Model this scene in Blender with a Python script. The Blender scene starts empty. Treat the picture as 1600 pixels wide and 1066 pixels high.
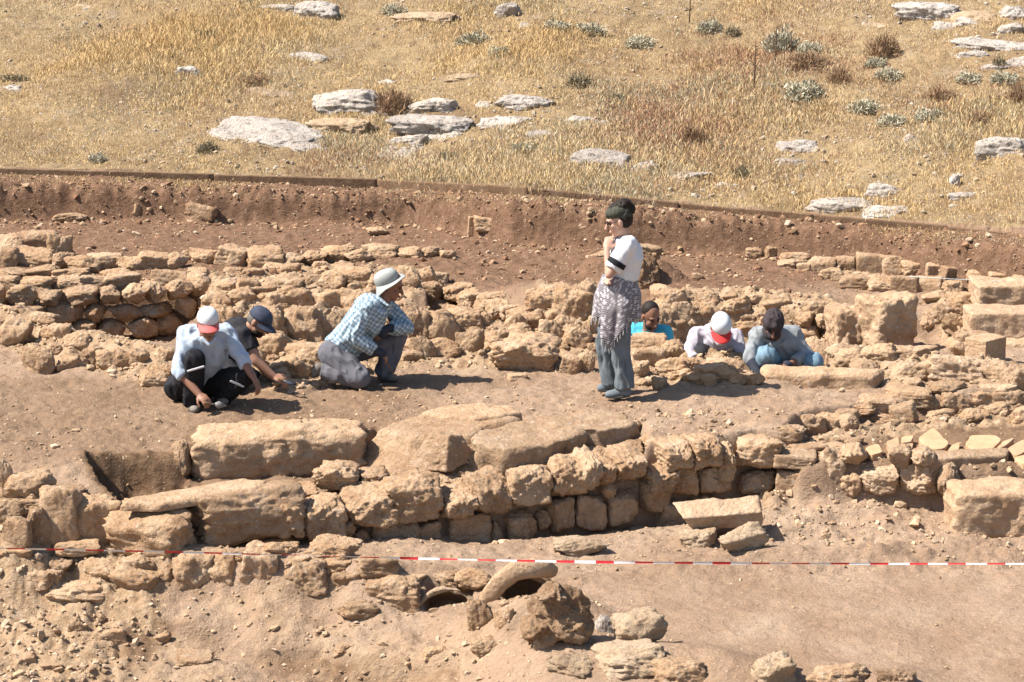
import bpy, bmesh, math, random
import numpy as np
from mathutils import Vector, Matrix, Quaternion

scene = bpy.context.scene
COL = scene.collection
rnd = random.Random(11)

# ------------------------------------------------------------------ camera
HC = 4.72                       # lens height above the working floor
PITCH = math.radians(13.0)
FPX = 3608.0                    # focal length in photograph pixels (1600 wide)
cam_d = bpy.data.cameras.new('camera')
cam = bpy.data.objects.new('camera', cam_d)
COL.objects.link(cam)
cam.location = (0, 0, HC)
cam.rotation_euler = (math.pi / 2 - PITCH, 0, 0)
cam_d.sensor_width = 36.0
cam_d.lens = 36.0 * FPX / 1600.0
cam_d.clip_end = 500
scene.camera = cam

# ------------------------------------------------------------------ sky, sun, exposure
SUN_EL = math.radians(51)
SUN_AZ = math.radians(8.0)      # shadows run along +X
world = bpy.data.worlds.new("World")
scene.world = world
world.use_nodes = True
wn = world.node_tree
bg = wn.nodes['Background']
sky = wn.nodes.new('ShaderNodeTexSky')
sky.sky_type = 'NISHITA'
sky.sun_disc = False
sky.sun_elevation = SUN_EL
sky.sun_rotation = math.atan2(-math.cos(SUN_AZ), -math.sin(SUN_AZ))
wn.links.new(sky.outputs[0], bg.inputs[0])
bg.inputs[1].default_value = 0.08
sun_d = bpy.data.lights.new('sun', 'SUN')
sun_d.energy = 4.9
sun_d.angle = math.radians(0.5)
sun_d.color = (1.0, 0.935, 0.85)
sun = bpy.data.objects.new('sun', sun_d)
COL.objects.link(sun)
sd = Vector((math.cos(SUN_EL) * math.cos(SUN_AZ), math.cos(SUN_EL) * math.sin(SUN_AZ), -math.sin(SUN_EL)))
sun.rotation_euler = sd.to_track_quat('-Z', 'Y').to_euler()
sun.location = (-8, 10, 12)
vs = scene.view_settings
vs.view_transform = 'Standard'
vs.look = 'None'
vs.gamma = 1.0
vs.use_curve_mapping = False
vs.exposure = 1.27
scene.render.engine = 'CYCLES'

# ------------------------------------------------------------------ numeric helpers
def sm(t):
    t = np.clip(t, 0, 1)
    return t * t * (3 - 2 * t)

def _hash(ix, iy, iz, seed):
    h = (ix.astype(np.int64) * 374761393 + iy.astype(np.int64) * 668265263 + iz.astype(np.int64) * 2147483647 + seed * 974634541) & 0xffffffff
    h = ((h ^ (h >> 13)) * 1274126177) & 0xffffffff
    h = ((h ^ (h >> 16)) * 2246822519) & 0xffffffff
    return ((h ^ (h >> 15)) & 0xffff) / 65535.0 * 2 - 1

def vnoise(x, y, z=None, seed=0):
    x = np.asarray(x, float); y = np.asarray(y, float)
    if z is None:
        xi = np.floor(x); yi = np.floor(y)
        fx = sm(x - xi); fy = sm(y - yi)
        o = np.zeros_like(xi)
        a = _hash(xi, yi, o, seed); b = _hash(xi + 1, yi, o, seed)
        c = _hash(xi, yi + 1, o, seed); d = _hash(xi + 1, yi + 1, o, seed)
        return (a * (1 - fx) + b * fx) * (1 - fy) + (c * (1 - fx) + d * fx) * fy
    z = np.asarray(z, float)
    xi = np.floor(x); yi = np.floor(y); zi = np.floor(z)
    fx = sm(x - xi); fy = sm(y - yi); fz = sm(z - zi)
    r = 0
    for dz in (0, 1):
        wz = fz if dz else 1 - fz
        a = _hash(xi, yi, zi + dz, seed); b = _hash(xi + 1, yi, zi + dz, seed)
        c = _hash(xi, yi + 1, zi + dz, seed); d = _hash(xi + 1, yi + 1, zi + dz, seed)
        r = r + wz * ((a * (1 - fx) + b * fx) * (1 - fy) + (c * (1 - fx) + d * fx) * fy)
    return r

def fbm(x, y, z=None, seed=0, octv=4, gain=0.5):
    r = 0; a = 1; f = 1
    for i in range(octv):
        r = r + a * vnoise(x * f, y * f, None if z is None else z * f, seed + i * 17)
        a *= gain; f *= 2.03
    return r

CP, SP = math.cos(PITCH), math.sin(PITCH)
def ray(px, py):
    u = (px - 800.0) / FPX
    v = (533.0 - py) / FPX
    return np.array([u, CP + SP * v, -SP + CP * v])

def at_y(px, py, Y):            # where the line of sight through a photo point crosses the upright plane y = Y
    d = ray(px, py)
    t = Y / d[1]
    return np.array([d[0] * t, Y, HC + d[2] * t])

def at_z(px, py, z):
    d = ray(px, py)
    t = (z - HC) / d[2]
    return np.array([d[0] * t, d[1] * t, z])

def pts_z(lst, z):
    return [tuple(at_z(px, py, z)[:2]) for px, py in lst]

def seg_dist(x, y, a, b):
    ax, ay = a; bx, by = b
    dx, dy = bx - ax, by - ay
    t = np.clip(((x - ax) * dx + (y - ay) * dy) / (dx * dx + dy * dy + 1e-12), 0, 1)
    return np.hypot(x - ax - t * dx, y - ay - t * dy), t

def poly_sd(x, y, poly):        # signed distance, positive inside
    inside = np.zeros(x.shape, bool)
    dm = np.full(x.shape, 1e9)
    n = len(poly)
    for i in range(n):
        a = poly[i]; b = poly[(i + 1) % n]
        d, _ = seg_dist(x, y, a, b)
        dm = np.minimum(dm, d)
        c = ((a[1] > y) != (b[1] > y))
        xx = (b[0] - a[0]) * (y - a[1]) / (b[1] - a[1] + 1e-12) + a[0]
        inside ^= c & (x < xx)
    return np.where(inside, dm, -dm)

# ------------------------------------------------------------------ the lie of the land
LX = [-7, -3.4, -2.9, -2.26, 1.74, 1.9, 3.8, 5.2, 9]
LY = [15.3, 15.35, 15.7, 15.78, 17.17, 17.27, 17.0, 16.78, 16.4]
ZB = 0.2
_base_px = [(-300, 345), (0, 345), (200, 346), (400, 349), (650, 352), (720, 362), (800, 378), (950, 388), (1100, 392), (1200, 396), (1350, 408), (1500, 436), (1600, 452), (1900, 490)]
_top_px = [(-300, 286), (0, 288), (200, 295), (400, 300), (600, 308), (700, 312), (800, 318), (950, 328), (1050, 335), (1200, 347), (1400, 366), (1600, 388), (1900, 420)]
_tim_px = [(-300, 270), (0, 270), (200, 274), (340, 283), (590, 293), (830, 304), (1000, 320), (1280, 343), (1600, 366), (1900, 388)]
_b = np.array([at_z(px, py, ZB) for px, py in _base_px])
def ybase(x): return np.interp(x, _b[:, 0], _b[:, 1])
_t = []
for px, py in _top_px:
    Y = 24.0
    for _ in range(6):
        Y = float(ybase(at_y(px, py, Y)[0])) + 0.17
    _t.append(at_y(px, py, Y))
_t = np.array(_t)
_m = []
for k, (px, py) in enumerate(_tim_px):
    Y = 25.0
    off = np.interp(px, [0, 300, 800, 1200, 1600], [0.62, 0.58, 0.52, 0.30, 0.5])
    for _ in range(6):
        xx = at_y(px, py, Y)[0]
        Y = float(np.interp(xx, _t[:, 0], _t[:, 1])) + off
    _m.append(at_y(px, py, Y))
_m = np.array(_m)
def timber_line(x): return np.interp(x, _m[:, 0], _m[:, 1]), np.interp(x, _m[:, 0], _m[:, 2])

POLYS = [   # outline in photo points, level of that outline, new level, width of the edge
    ([(138, 716), (200, 712), (300, 712), (300, 770), (190, 772), (160, 745)], -0.03, -0.34, 0.07),
    ([(1225, 700), (1260, 668), (1330, 655), (1420, 645), (1600, 640), (1700, 640), (1700, 735), (1560, 735), (1400, 722), (1250, 722)], -0.12, -0.14, 0.10),
    ([(20, 492), (60, 500), (120, 526), (190, 536), (262, 530), (330, 470), (330, 455), (0, 455), (0, 470)], 0.05, -0.36, 0.10),
    ([(650, 470), (720, 470), (806, 500), (812, 526), (740, 528), (680, 505)], 0.0, -0.32, 0.08),
    ([(962, 515), (1100, 500), (1300, 505), (1312, 545), (1290, 574), (1190, 582), (1165, 545), (1000, 545)], 0.0, -0.24, 0.12),
    ([(1310, 500), (1480, 505), (1500, 545), (1330, 545)], 0.02, -0.12, 0.10),
]
POLYW = [(pts_z(p, z0), z1, w) for p, z0, z1, w in POLYS]
CRUST = pts_z([(-80, 922), (41, 932), (107, 947), (167, 973), (227, 984), (346, 1000), (400, 1013), (500, 1012), (600, 1035), (720, 1050), (720, 1140), (-80, 1140)], -.78)
_wa = np.array([at_y(300, 780, 15.6)[0], 15.6]); _wb = np.array([at_y(1148, 700, 17.0)[0], 17.0])
_wu = (_wb - _wa) / np.linalg.norm(_wb - _wa); _wn = np.array([-_wu[1], _wu[0]])
POLYW += [(pts_z([(288, 706), (570, 690), (584, 672), (640, 684), (735, 690), (745, 702), (825, 700), (890, 690), (940, 676), (1003, 662), (1014, 686)], -.05)
           + [tuple(_wa + _wu * 3.5 + _wn * .12), tuple(_wa + _wu * 1.5 + _wn * .10), tuple(_wa + _wn * .10), tuple(_wa - _wu * .1 + _wn * .3)], -.23, .06)]
POLYW += [([(-.60, 14.97), (-.29, 14.97), (-.29, 15.24), (-.60, 15.24)], -.76, .05), ([(-.05, 14.93), (.28, 14.93), (.28, 15.28), (-.05, 15.28)], -.70, .05)]
RIDGES = [  # photo points, level, height added, half width
    ([(-60, 500), (60, 515), (130, 545), (260, 565)], 0.0, 0.10, 0.5),
    ([(350, 470), (450, 470), (560, 470), (640, 470)], 0.08, 0.16, 0.75),
    ([(440, 545), (520, 530)], 0.0, 0.18, 0.5),
    ([(640, 530), (760, 520)], 0.0, 0.14, 0.5),
    ([(985, 565), (1080, 570), (1150, 578)], 0.0, 0.12, 0.28),
    ([(830, 480), (920, 500), (900, 540)], 0.02, 0.16, 0.6),
    ([(1030, 480), (1150, 480), (1290, 490)], 0.05, 0.10, 0.45),
    ([(930, 425), (1030, 430)], 0.16, 0.20, 0.28),
    ([(1300, 560), (1400, 575), (1540, 590)], 0.0, 0.12, 0.45),
    ([(1080, 612), (1180, 604), (1200, 620)], 0.0, 0.06, 0.5),
    ([(1210, 668), (1300, 650), (1400, 640), (1600, 610)], 0.0, 0.05, 0.35),
    ([(820, 1000), (900, 990)], -0.6, 0.14, 0.4),
    ([(240, 905), (450, 925), (600, 930)], -0.6, 0.10, 0.3),
    ([(800, 1000), (850, 1005)], -0.6, 0.06, 0.25),
    ([(870, 1055), (1000, 1062), (1100, 1066)], -0.6, 0.14, 0.5),
    ([(1180, 1062), (1400, 1066)], -0.5, 0.08, 0.4),
    ([(1070, 865), (1230, 860), (1400, 850), (1560, 845)], -0.42, 0.07, 0.35),
]
RIDGEW = [(pts_z(p, z0), h, w) for p, z0, h, w in RIDGES]

STREW_W = [pts_z(p, 0.05) for p in (
    [(330, 440), (440, 425), (640, 432), (700, 450), (640, 500), (640, 570), (540, 590), (450, 610), (330, 590), (262, 590), (300, 520)],
    [(-20, 485), (40, 500), (120, 532), (262, 548), (262, 590), (150, 580), (40, 555), (-20, 530)],
    [(640, 490), (760, 495), (830, 515), (850, 460), (940, 450), (940, 560), (830, 570), (640, 565)],
    [(1030, 465), (1310, 472), (1310, 505), (1030, 515)], [(980, 548), (1160, 562), (1190, 598), (980, 598)],
    [(1150, 690), (1240, 664), (1300, 640), (1600, 604), (1700, 600), (1700, 625), (1400, 645), (1270, 672), (1220, 700)],
    [(1240, 405), (1640, 432), (1640, 470), (1480, 465), (1300, 440)], [(1290, 552), (1640, 565), (1640, 600), (1400, 600), (1290, 572)], [(1450, 470), (1640, 480), (1640, 540), (1480, 540)],
    [(-20, 745), (90, 745), (200, 800), (180, 860), (-20, 870)])] + [pts_z([(230, 872), (640, 885), (800, 905), (930, 935), (1060, 985), (1120, 1040), (860, 1060), (780, 1010), (620, 960), (250, 955), (60, 920), (60, 880)], -.55)]
def strewn(x, y):
    m = np.zeros(x.shape)
    for P in STREW_W:
        x0 = min(p[0] for p in P) - .2; x1 = max(p[0] for p in P) + .2; y0 = min(p[1] for p in P) - .2; y1 = max(p[1] for p in P) + .2
        k = (x > x0) & (x < x1) & (y > y0) & (y < y1)
        if k.any(): m[k] = np.maximum(m[k], sm((poly_sd(x[k], y[k], P) + .06 + .08 * vnoise(x[k] * 4, y[k] * 4, seed=55)) / .16))
    yl = np.interp(x, LX, LY)
    m = m * (1 - sm((yl + .02 - y) / .06) * sm((x + 2.5) / .2) * sm((1.9 - x) / .1))
    return m * sm((ybase(x) - .18 - y) / .2)

def crag(x, y, seed):
    r = 1 - 2 * np.abs(vnoise(x, y, seed=seed))
    return r + .5 * (1 - 2 * np.abs(vnoise(x * 2.1 + 7, y * 2.1, seed=seed + 1))) + .25 * vnoise(x * 4.7, y * 4.7, seed=seed + 2)

def H(x, y, fine=False):
    x = np.asarray(x, float); y = np.asarray(y, float)
    xw = x + 0.06 * vnoise(x * 2.3, y * 2.3, seed=3)
    yw = y + 0.05 * vnoise(x * 3.1, y * 2.7, seed=4)
    yl = np.interp(x, LX, LY)
    zn = np.interp(y, [0, 19.5, 25], [0, 0, ZB])
    zn = zn - 0.06 * sm((-2.4 - x) / 0.8) * sm((16.6 - y) / 0.8)
    bank = np.interp(yw, [10, 13, 14, 14.7, 15.10, 15.36, 15.8], [-1.15, -1.0, -0.88, -0.74, -0.60, -0.42, -0.46])
    floor = -0.5 + 0.07 * sm(1 - (yl - y) / 1.25) * sm((x - 1.5) / 0.5) - 0.0 * y
    k = sm((x + 1.0) / 1.3)
    floor = floor - 0.13 * sm((x + 2.2) / 1.4) * sm(1 - (yl - y - .05) / .55) * sm((1.9 - x) / .25)
    zs = bank * (1 - k) + floor * k
    edge = np.where(x > 1.85, 0.06, 0.05)
    n = sm((y - yl + edge) / (2 * edge))
    # left of the long wall the drop becomes a ragged slope
    soft = sm((-2.7 - x) / 0.4)
    n = n * (1 - soft) + soft * sm((y - yl + 0.35) / 0.8)
    z = zs * (1 - n) + zn * n
    for pts, h, w in RIDGEW:
        x0 = min(p[0] for p in pts) - w; x1 = max(p[0] for p in pts) + w
        y0 = min(p[1] for p in pts) - w; y1 = max(p[1] for p in pts) + w
        m = (x > x0) & (x < x1) & (y > y0) & (y < y1)
        if not m.any(): continue
        xs, ys = xw[m], yw[m]
        d = np.full(xs.shape, 1e9)
        for a, b in zip(pts[:-1], pts[1:]):
            d = np.minimum(d, seg_dist(xs, ys, a, b)[0])
        z[m] += h * sm(1 - d / w)
    for poly, z1, w in POLYW:
        x0 = min(p[0] for p in poly) - .3; x1 = max(p[0] for p in poly) + .3
        y0 = min(p[1] for p in poly) - .3; y1 = max(p[1] for p in poly) + .3
        m = (x > x0) & (x < x1) & (y > y0) & (y < y1)
        if not m.any(): continue
        s = poly_sd(xw[m] * .5 + x[m] * .5, yw[m] * .5 + y[m] * .5, poly)
        t = sm((s + w * .3) / w)
        z[m] = z[m] * (1 - t) + z1 * t
    cr = sm((poly_sd(xw * .6 + x * .4, yw * .6 + y * .4, CRUST) + .02) / .05) if (y < 15.6).any() else 0
    z = z - .085 * cr
    # the earth cut at the back, the strip above it and the hill
    yb = ybase(x) + 0.05 * vnoise(x * 2.0, x * 0, seed=9)
    yt = np.interp(x, _t[:, 0], _t[:, 1]); zt = np.interp(x, _t[:, 0], _t[:, 2])
    ym, zm = timber_line(x)
    c = np.clip((y - yb) / (yt - yb), 0, 1)
    rough = 0.05 * fbm(x * 3, y * 3, seed=21, octv=3)
    prof = np.where(c < 0.5, 0.86 * sm(c * 1.7), 0.86 * sm(np.minimum(c * 1.7, 1.0)) + 0.14 * (c - 0.5) * 2)
    z = np.where(y > yb, z * (1 - prof) + zt * prof + rough * np.sin(np.pi * np.clip(c, 0, 1)), z)
    s = np.clip((y - yt) / (ym - yt), 0, 1)
    z = np.where(y > yt, zt + (zm - zt) * s, z)
    up = y - ym
    hill = zm + 0.05 + 0.150 * up + 0.0012 * np.clip(up, 0, 40) ** 2 + 0.10 * fbm(x * 0.7, y * 0.55, seed=31, octv=3) * sm(up / 1.2)
    hill = hill + 0.07 * np.clip((-x) * 0.10, -0.8, 0.6) * sm(up / 3)
    z = np.where(up > 0, hill, z)
    if fine:
        dug = sm((ym - y) / 0.15)
        a = 0.020 * fbm(x * 4, y * 4, seed=41, octv=3) + 0.010 * fbm(x * 19, y * 19, seed=42, octv=3)
        wl = sm((15.9 - y) / 0.4) * sm((0.6 - x) / 0.8)              # lumpy bank in front
        a = a + wl * (0.025 * fbm(x * 3.2, y * 4.5, seed=44, octv=4))
        cl = sm(np.sin(np.pi * np.clip((y - yb) / (yt - yb + .1), 0, 1)))
        a = a + cl * 0.05 * fbm(x * 9, y * 9, seed=45, octv=3)
        a = a + cl * (.022 * crag(x * 16, y * 16, 49) + .012 * fbm(x * 40, y * 40, seed=50, octv=2))
        st = strewn(x, y)
        a = a + st * (.034 * crag(x * 4.5, y * 4.5, 51) + .016 * crag(x * 14, y * 14, 53))
        bk = sm((15.55 - y) / .3) * sm((.9 - x) / .8)
        a = a + bk * (.020 * fbm(x * 2.2, y * 4, seed=56, octv=4) + .016 * sm((fbm(x * 1.5, y * 2, seed=59, octv=2) - .1) / .3) * crag(x * 9, y * 10, 58))
        poly, z1, w = POLYW[0]
        s = poly_sd(x, y, poly)
        a = a + sm((s + .12) / .15) * 0.05 * fbm(x * 16, y * 16, seed=46, octv=2)
        wr = sm((x - 1.5) / .5) * sm((yl - y) / .2) * sm((1.9 - (yl - y)) / .6)
        a = a + wr * 0.035 * fbm(x * 5, y * 7, seed=47, octv=4)
        smooth_floor = sm((x - .3) / .6) * sm((15.5 - y) / .3)
        a = a * (1 - .55 * smooth_floor)
        z = z + a * dug + (1 - dug) * 0.02 * fbm(x * 6, y * 6, seed=48, octv=3)
    return z

def hz(x, y):
    return float(H(np.array([x]), np.array([y]))[0])

_ts = np.concatenate([np.linspace(9, 30, 420), np.linspace(30.1, 70, 300)])
def hit(px, py):
    d = ray(px, py)
    p = d[None, :] * _ts[:, None]
    dz = HC + p[:, 2] - H(p[:, 0], p[:, 1])
    i = int(np.argmax(dz < 0))
    if dz[i] >= 0: i = len(_ts) - 1
    t0, t1 = _ts[max(i - 1, 0)], _ts[i]
    f = dz[i - 1] / (dz[i - 1] - dz[i] + 1e-9)
    t = t0 + (t1 - t0) * f
    return np.array([d[0] * t, d[1] * t, HC + d[2] * t])

# ------------------------------------------------------------------ scene-graph helpers
def tag(o, label=None, cat=None, group=None, kind=None):
    if label: o['label'] = label
    if cat: o['category'] = cat
    if group: o['group'] = group
    if kind: o['kind'] = kind
    return o

def thing(name, loc, label, cat, group=None):
    o = bpy.data.objects.new(name, None)
    o.empty_display_size = 0.1
    COL.objects.link(o)
    o.location = Vector([float(v) for v in loc])
    return tag(o, label, cat, group)

def link(name, me, parent=None, loc=None):
    o = bpy.data.objects.new(name, me)
    COL.objects.link(o)
    if parent is not None: o.parent = parent
    if loc is not None: o.location = Vector([float(v) for v in loc])
    return o

def mesh_np(name, V, F, mat=None, smooth=True):
    """V (n,3); F list/array of equal-size faces, or list of such arrays"""
    me = bpy.data.meshes.new(name)
    V = np.asarray(V, np.float32)
    Fs = F if isinstance(F, list) and len(F) and isinstance(F[0], np.ndarray) else [np.asarray(F)]
    me.vertices.add(len(V)); me.vertices.foreach_set('co', V.ravel())
    nl = sum(f.size for f in Fs); nf = sum(len(f) for f in Fs)
    me.loops.add(nl); me.polygons.add(nf)
    me.loops.foreach_set('vertex_index', np.concatenate([f.ravel() for f in Fs]).astype(np.int32))
    tot = np.concatenate([np.full(len(f), f.shape[1]) for f in Fs])
    st = np.concatenate([[0], np.cumsum(tot)[:-1]])
    me.polygons.foreach_set('loop_start', st.astype(np.int32))
    me.polygons.foreach_set('loop_total', tot.astype(np.int32))
    me.polygons.foreach_set('use_smooth', np.full(nf, smooth))
    me.update(calc_edges=True)
    if mat: me.materials.append(mat)
    return me

# ------------------------------------------------------------------ materials
def new_mat(name):
    m = bpy.data.materials.new(name)
    m.use_nodes = True
    nt = m.node_tree
    b = nt.nodes['Principled BSDF']
    b.inputs['Roughness'].default_value = 0.9
    b.inputs['Specular IOR Level'].default_value = 0.15
    return m, nt, b

def N(nt, t, **kw):
    n = nt.nodes.new(t)
    for k, v in kw.items():
        if k.startswith('i_'):
            n.inputs[k[2:].replace('_', ' ')].default_value = v
        else: setattr(n, k, v)
    return n

def noise(nt, vec, scale, detail=4, rough=.55, dist=0.0):
    n = N(nt, 'ShaderNodeTexNoise'); n.inputs['Scale'].default_value = scale
    n.inputs['Detail'].default_value = detail; n.inputs['Roughness'].default_value = rough
    n.inputs['Distortion'].default_value = dist
    nt.links.new(vec, n.inputs['Vector'])
    return n.outputs['Fac']

def ramp(nt, fac, stops):
    r = N(nt, 'ShaderNodeValToRGB')
    e = r.color_ramp.elements
    e[0].position, e[0].color = stops[0][0], (*stops[0][1], 1)
    e[1].position, e[1].color = stops[-1][0], (*stops[-1][1], 1)
    for p, c in stops[1:-1]:
        k = e.new(p); k.color = (*c, 1)
    nt.links.new(fac, r.inputs[0])
    return r.outputs[0]

def mix(nt, fac, a, b, mode='MIX'):
    m = N(nt, 'ShaderNodeMix', data_type='RGBA', blend_type=mode)
    for sock, v in ((m.inputs[0], fac), (m.inputs[6], a), (m.inputs[7], b)):
        if isinstance(v, (int, float)): sock.default_value = v
        elif isinstance(v, tuple): sock.default_value = (*v, 1)
        else: nt.links.new(v, sock)
    return m.outputs[2]

def maprange(nt, v, a, b, c=0.0, d=1.0):
    n = N(nt, 'ShaderNodeMapRange')
    nt.links.new(v, n.inputs[0])
    for i, q in enumerate((a, b, c, d)): n.inputs[i + 1].default_value = q
    return n.outputs[0]

def bump(nt, b, hts, strength=.5, dist=.02):
    prev = None
    for h, s, d in hts:
        n = N(nt, 'ShaderNodeBump'); n.inputs['Strength'].default_value = s; n.inputs['Distance'].default_value = d
        nt.links.new(h, n.inputs['Height'])
        if prev is not None: nt.links.new(prev, n.inputs['Normal'])
        prev = n.outputs[0]
    nt.links.new(prev, b.inputs['Normal'])

def simple_mat(name, col, col2=None, scale=30, rough=.85, bs=.0, bscale=60, bd=.004, coord='Object', spec=.15):
    m, nt, b = new_mat(name)
    b.inputs['Roughness'].default_value = rough
    b.inputs['Specular IOR Level'].default_value = spec
    tc = N(nt, 'ShaderNodeTexCoord').outputs[coord]
    col = tuple(c * .74 for c in col)
    if col2:
        col2 = tuple(c * .74 for c in col2)
        f = maprange(nt, noise(nt, tc, scale, 4), .3, .7)
        nt.links.new(mix(nt, f, col, col2), b.inputs['Base Color'])
    else: b.inputs['Base Color'].default_value = (*col, 1)
    if bs: bump(nt, b, [(noise(nt, tc, bscale, 4, .6), bs, bd)])
    return m

def stone_mat(name, c_dark, c_mid, c_pale, crust=None, lichen=None, dirt=(.20, .125, .07), bumpy=1.0, pits=True):
    m, nt, b = new_mat(name)
    b.inputs['Roughness'].default_value = .95
    b.inputs['Specular IOR Level'].default_value = .08
    geo = N(nt, 'ShaderNodeNewGeometry'); pos = geo.outputs['Position']
    oi = N(nt, 'ShaderNodeObjectInfo').outputs['Random']
    n1 = noise(nt, pos, 5.0, 6, .62)
    n2 = noise(nt, pos, 22.0, 6, .65)
    n3 = noise(nt, pos, 90.0, 4, .7)
    col = ramp(nt, n1, [(.28, c_dark), (.5, c_mid), (.72, c_pale)])
    tint = ramp(nt, oi, [(0, (.80, .76, .72)), (.35, (1, .97, .93)), (.7, (1.06, 1.0, .92)), (1, (1.12, 1.10, 1.08))])
    col = mix(nt, 1.0, col, tint, 'MULTIPLY')
    if crust: col = mix(nt, maprange(nt, n2, .56, .68, 0, .75), col, crust)
    col = mix(nt, maprange(nt, noise(nt, pos, 9.0, 5, .7), .58, .74, 0, .5), col, dirt)
    if lichen:
        l = noise(nt, pos, 14.0, 8, .75)
        col = mix(nt, maprange(nt, l, .53, .62, 0, .85), col, lichen)
    col = mix(nt, 1.0, col, ramp(nt, n3, [(.2, (.80, .79, .77)), (.5, (1, 1, 1)), (.8, (1.12, 1.12, 1.1))]), 'MULTIPLY')
    base_colour(nt, b, col)
    hts = [(n2, .8 * bumpy, .03), (n3, .7 * bumpy, .012)]
    if pits:
        v = N(nt, 'ShaderNodeTexVoronoi'); v.inputs['Scale'].default_value = 26
        nt.links.new(pos, v.inputs['Vector'])
        hts.insert(0, (maprange(nt, v.outputs['Distance'], 0, .55), .35 * bumpy, .02))
    bump(nt, b, hts)
    return m

ALB = (.735, .70, .70)           # overall soil and stone albedo
def base_colour(nt, b, col):
    nt.links.new(mix(nt, 1.0, col, ALB, 'MULTIPLY'), b.inputs['Base Color'])

M = {}
M['tan'] = stone_mat('ochre limestone', (.40, .265, .16), (.54, .39, .25), (.64, .50, .35), crust=(.66, .55, .42), bumpy=1.3)
M['ashlar'] = stone_mat('dressed ochre limestone', (.41, .285, .182), (.53, .395, .262), (.62, .49, .35), crust=(.65, .545, .42), bumpy=1.1)
M['grey'] = stone_mat('grey weathered limestone', (.34, .32, .285), (.51, .485, .44), (.62, .60, .55), crust=(.66, .64, .58), lichen=(.10, .09, .075), dirt=(.36, .27, .17))
M['mortar'] = stone_mat('pale lime mortar', (.40, .30, .20), (.50, .40, .28), (.58, .49, .37), bumpy=1.2)
M['earthlump'] = stone_mat('caked brown earth', (.25, .165, .10), (.38, .27, .175), (.50, .38, .265), bumpy=1.5)
M['plank'] = stone_mat('weathered timber', (.13, .085, .055), (.19, .13, .085), (.26, .19, .13), dirt=(.10, .07, .05), bumpy=.6, pits=False)
M['tile'] = stone_mat('terracotta flags', (.46, .30, .18), (.55, .38, .24), (.60, .44, .29), bumpy=.35, pits=False)

# ------------------------------------------------------------------ ground sheets
def axis(segs):
    out = []
    for a, b, s in segs:
        n = max(1, int(round(abs(b - a) / s)))
        out += list(np.linspace(a, b, n, endpoint=False))
    return np.array(out + [segs[-1][1]])

def up_v(x, y): return y > timber_line(x)[0]

def build_ground():
    ys = axis([(-20, 6, 2.0), (6, 11.5, .25), (11.5, 18, .020), (18, 22, .024), (22, 27.5, .026), (27.5, 40, .07), (40, 60, .5), (60, 160, 5)])
    us = axis([(-14, -2.2, .6), (-2.2, -1.22, .04), (-1.22, 1.22, .0050), (1.22, 2.2, .04), (2.2, 14, .6)])
    half = np.interp(ys, [0, 12, 40, 160], [2.9, 2.9, 8.2, 25])
    X = us[None, :] * half[:, None]
    Y = np.repeat(ys[:, None], len(us), 1)
    Z = H(X.ravel(), Y.ravel(), fine=True).reshape(X.shape)
    ny, nx = X.shape
    V = np.stack([X, Y, Z], -1).reshape(-1, 3)
    idx = np.arange(ny * nx).reshape(ny, nx)
    F = np.stack([idx[:-1, :-1], idx[:-1, 1:], idx[1:, 1:], idx[1:, :-1]], -1).reshape(-1, 4)
    fc = V[F].mean(1)
    up = fc[:, 1] > timber_line(fc[:, 0])[0] + 0.02
    x, y = V[:, 0], V[:, 1]
    # what the soil is made of: red = red earth, green = dark humic fill, blue = straw and dry weed
    yb = ybase(x); yt = np.interp(x, _t[:, 0], _t[:, 1])
    red = sm((y - 20.6 + .6 * fbm(x * .8, y * .8, seed=61)) / 2.2) * .75 + sm((y - yb + .05) / .1) * sm((yt + .12 - y) / .15) * .5
    red = red * sm((timber_line(x)[0] + .1 - y) / .2)
    humus = np.zeros_like(x)
    s = poly_sd(x, y, POLYW[0][0]); humus = np.maximum(humus, sm((s + .15) / .15))
    s = poly_sd(x, y, POLYW[1][0]); humus = np.maximum(humus, .65 * sm((s + .05) / .2))
    s = poly_sd(x, y, POLYW[2][0]); humus = np.maximum(humus, .5 * sm((s + .1) / .1))
    humus = np.maximum(humus, sm((fbm(x * .9, y * .9, seed=63) - .55) / .5) * sm((19 - y) / 2) * .25)
    # worked soil on the left of the floor
    humus = np.maximum(humus, 0.45 * sm((.2 - x + .6 * vnoise(x, y, seed=66)) / 1.2) * sm((19.6 - y) / .8) * sm((y - 16.2) / .4))
    humus = np.maximum(humus, .72 * sm((poly_sd(x, y, CRUST) + .02) / .06) * sm(.6 + fbm(x * 1.5, y * 1.5, seed=69)))
    straw = sm((fbm(x * .5, y * .55, seed=65) + .35) / .7)
    stn = np.where(up_v(x, y), 0, strewn(x, y))
    stn = np.maximum(stn, .55 * sm((15.6 - y) / .3) * sm((.9 - x) / .8) * sm(.5 + fbm(x * 1.3, y * 1.8, seed=68)))
    col = np.stack([np.clip(red, 0, 1), np.clip(humus, 0, 1), stn, np.ones_like(x)], -1).astype(np.float32)
    for name, mask, mat in (('ground', ~up, ground_mat()), ('hillside', up, hill_mat())):
        f = F[mask]
        u, inv = np.unique(f, return_inverse=True)
        me = mesh_np(name, V[u], inv.reshape(-1, 4), mat)
        ca = me.color_attributes.new('soil', 'FLOAT_COLOR', 'POINT')
        ca.data.foreach_set('color', col[u].ravel())
        tag(link(name, me), kind='structure')

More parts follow.
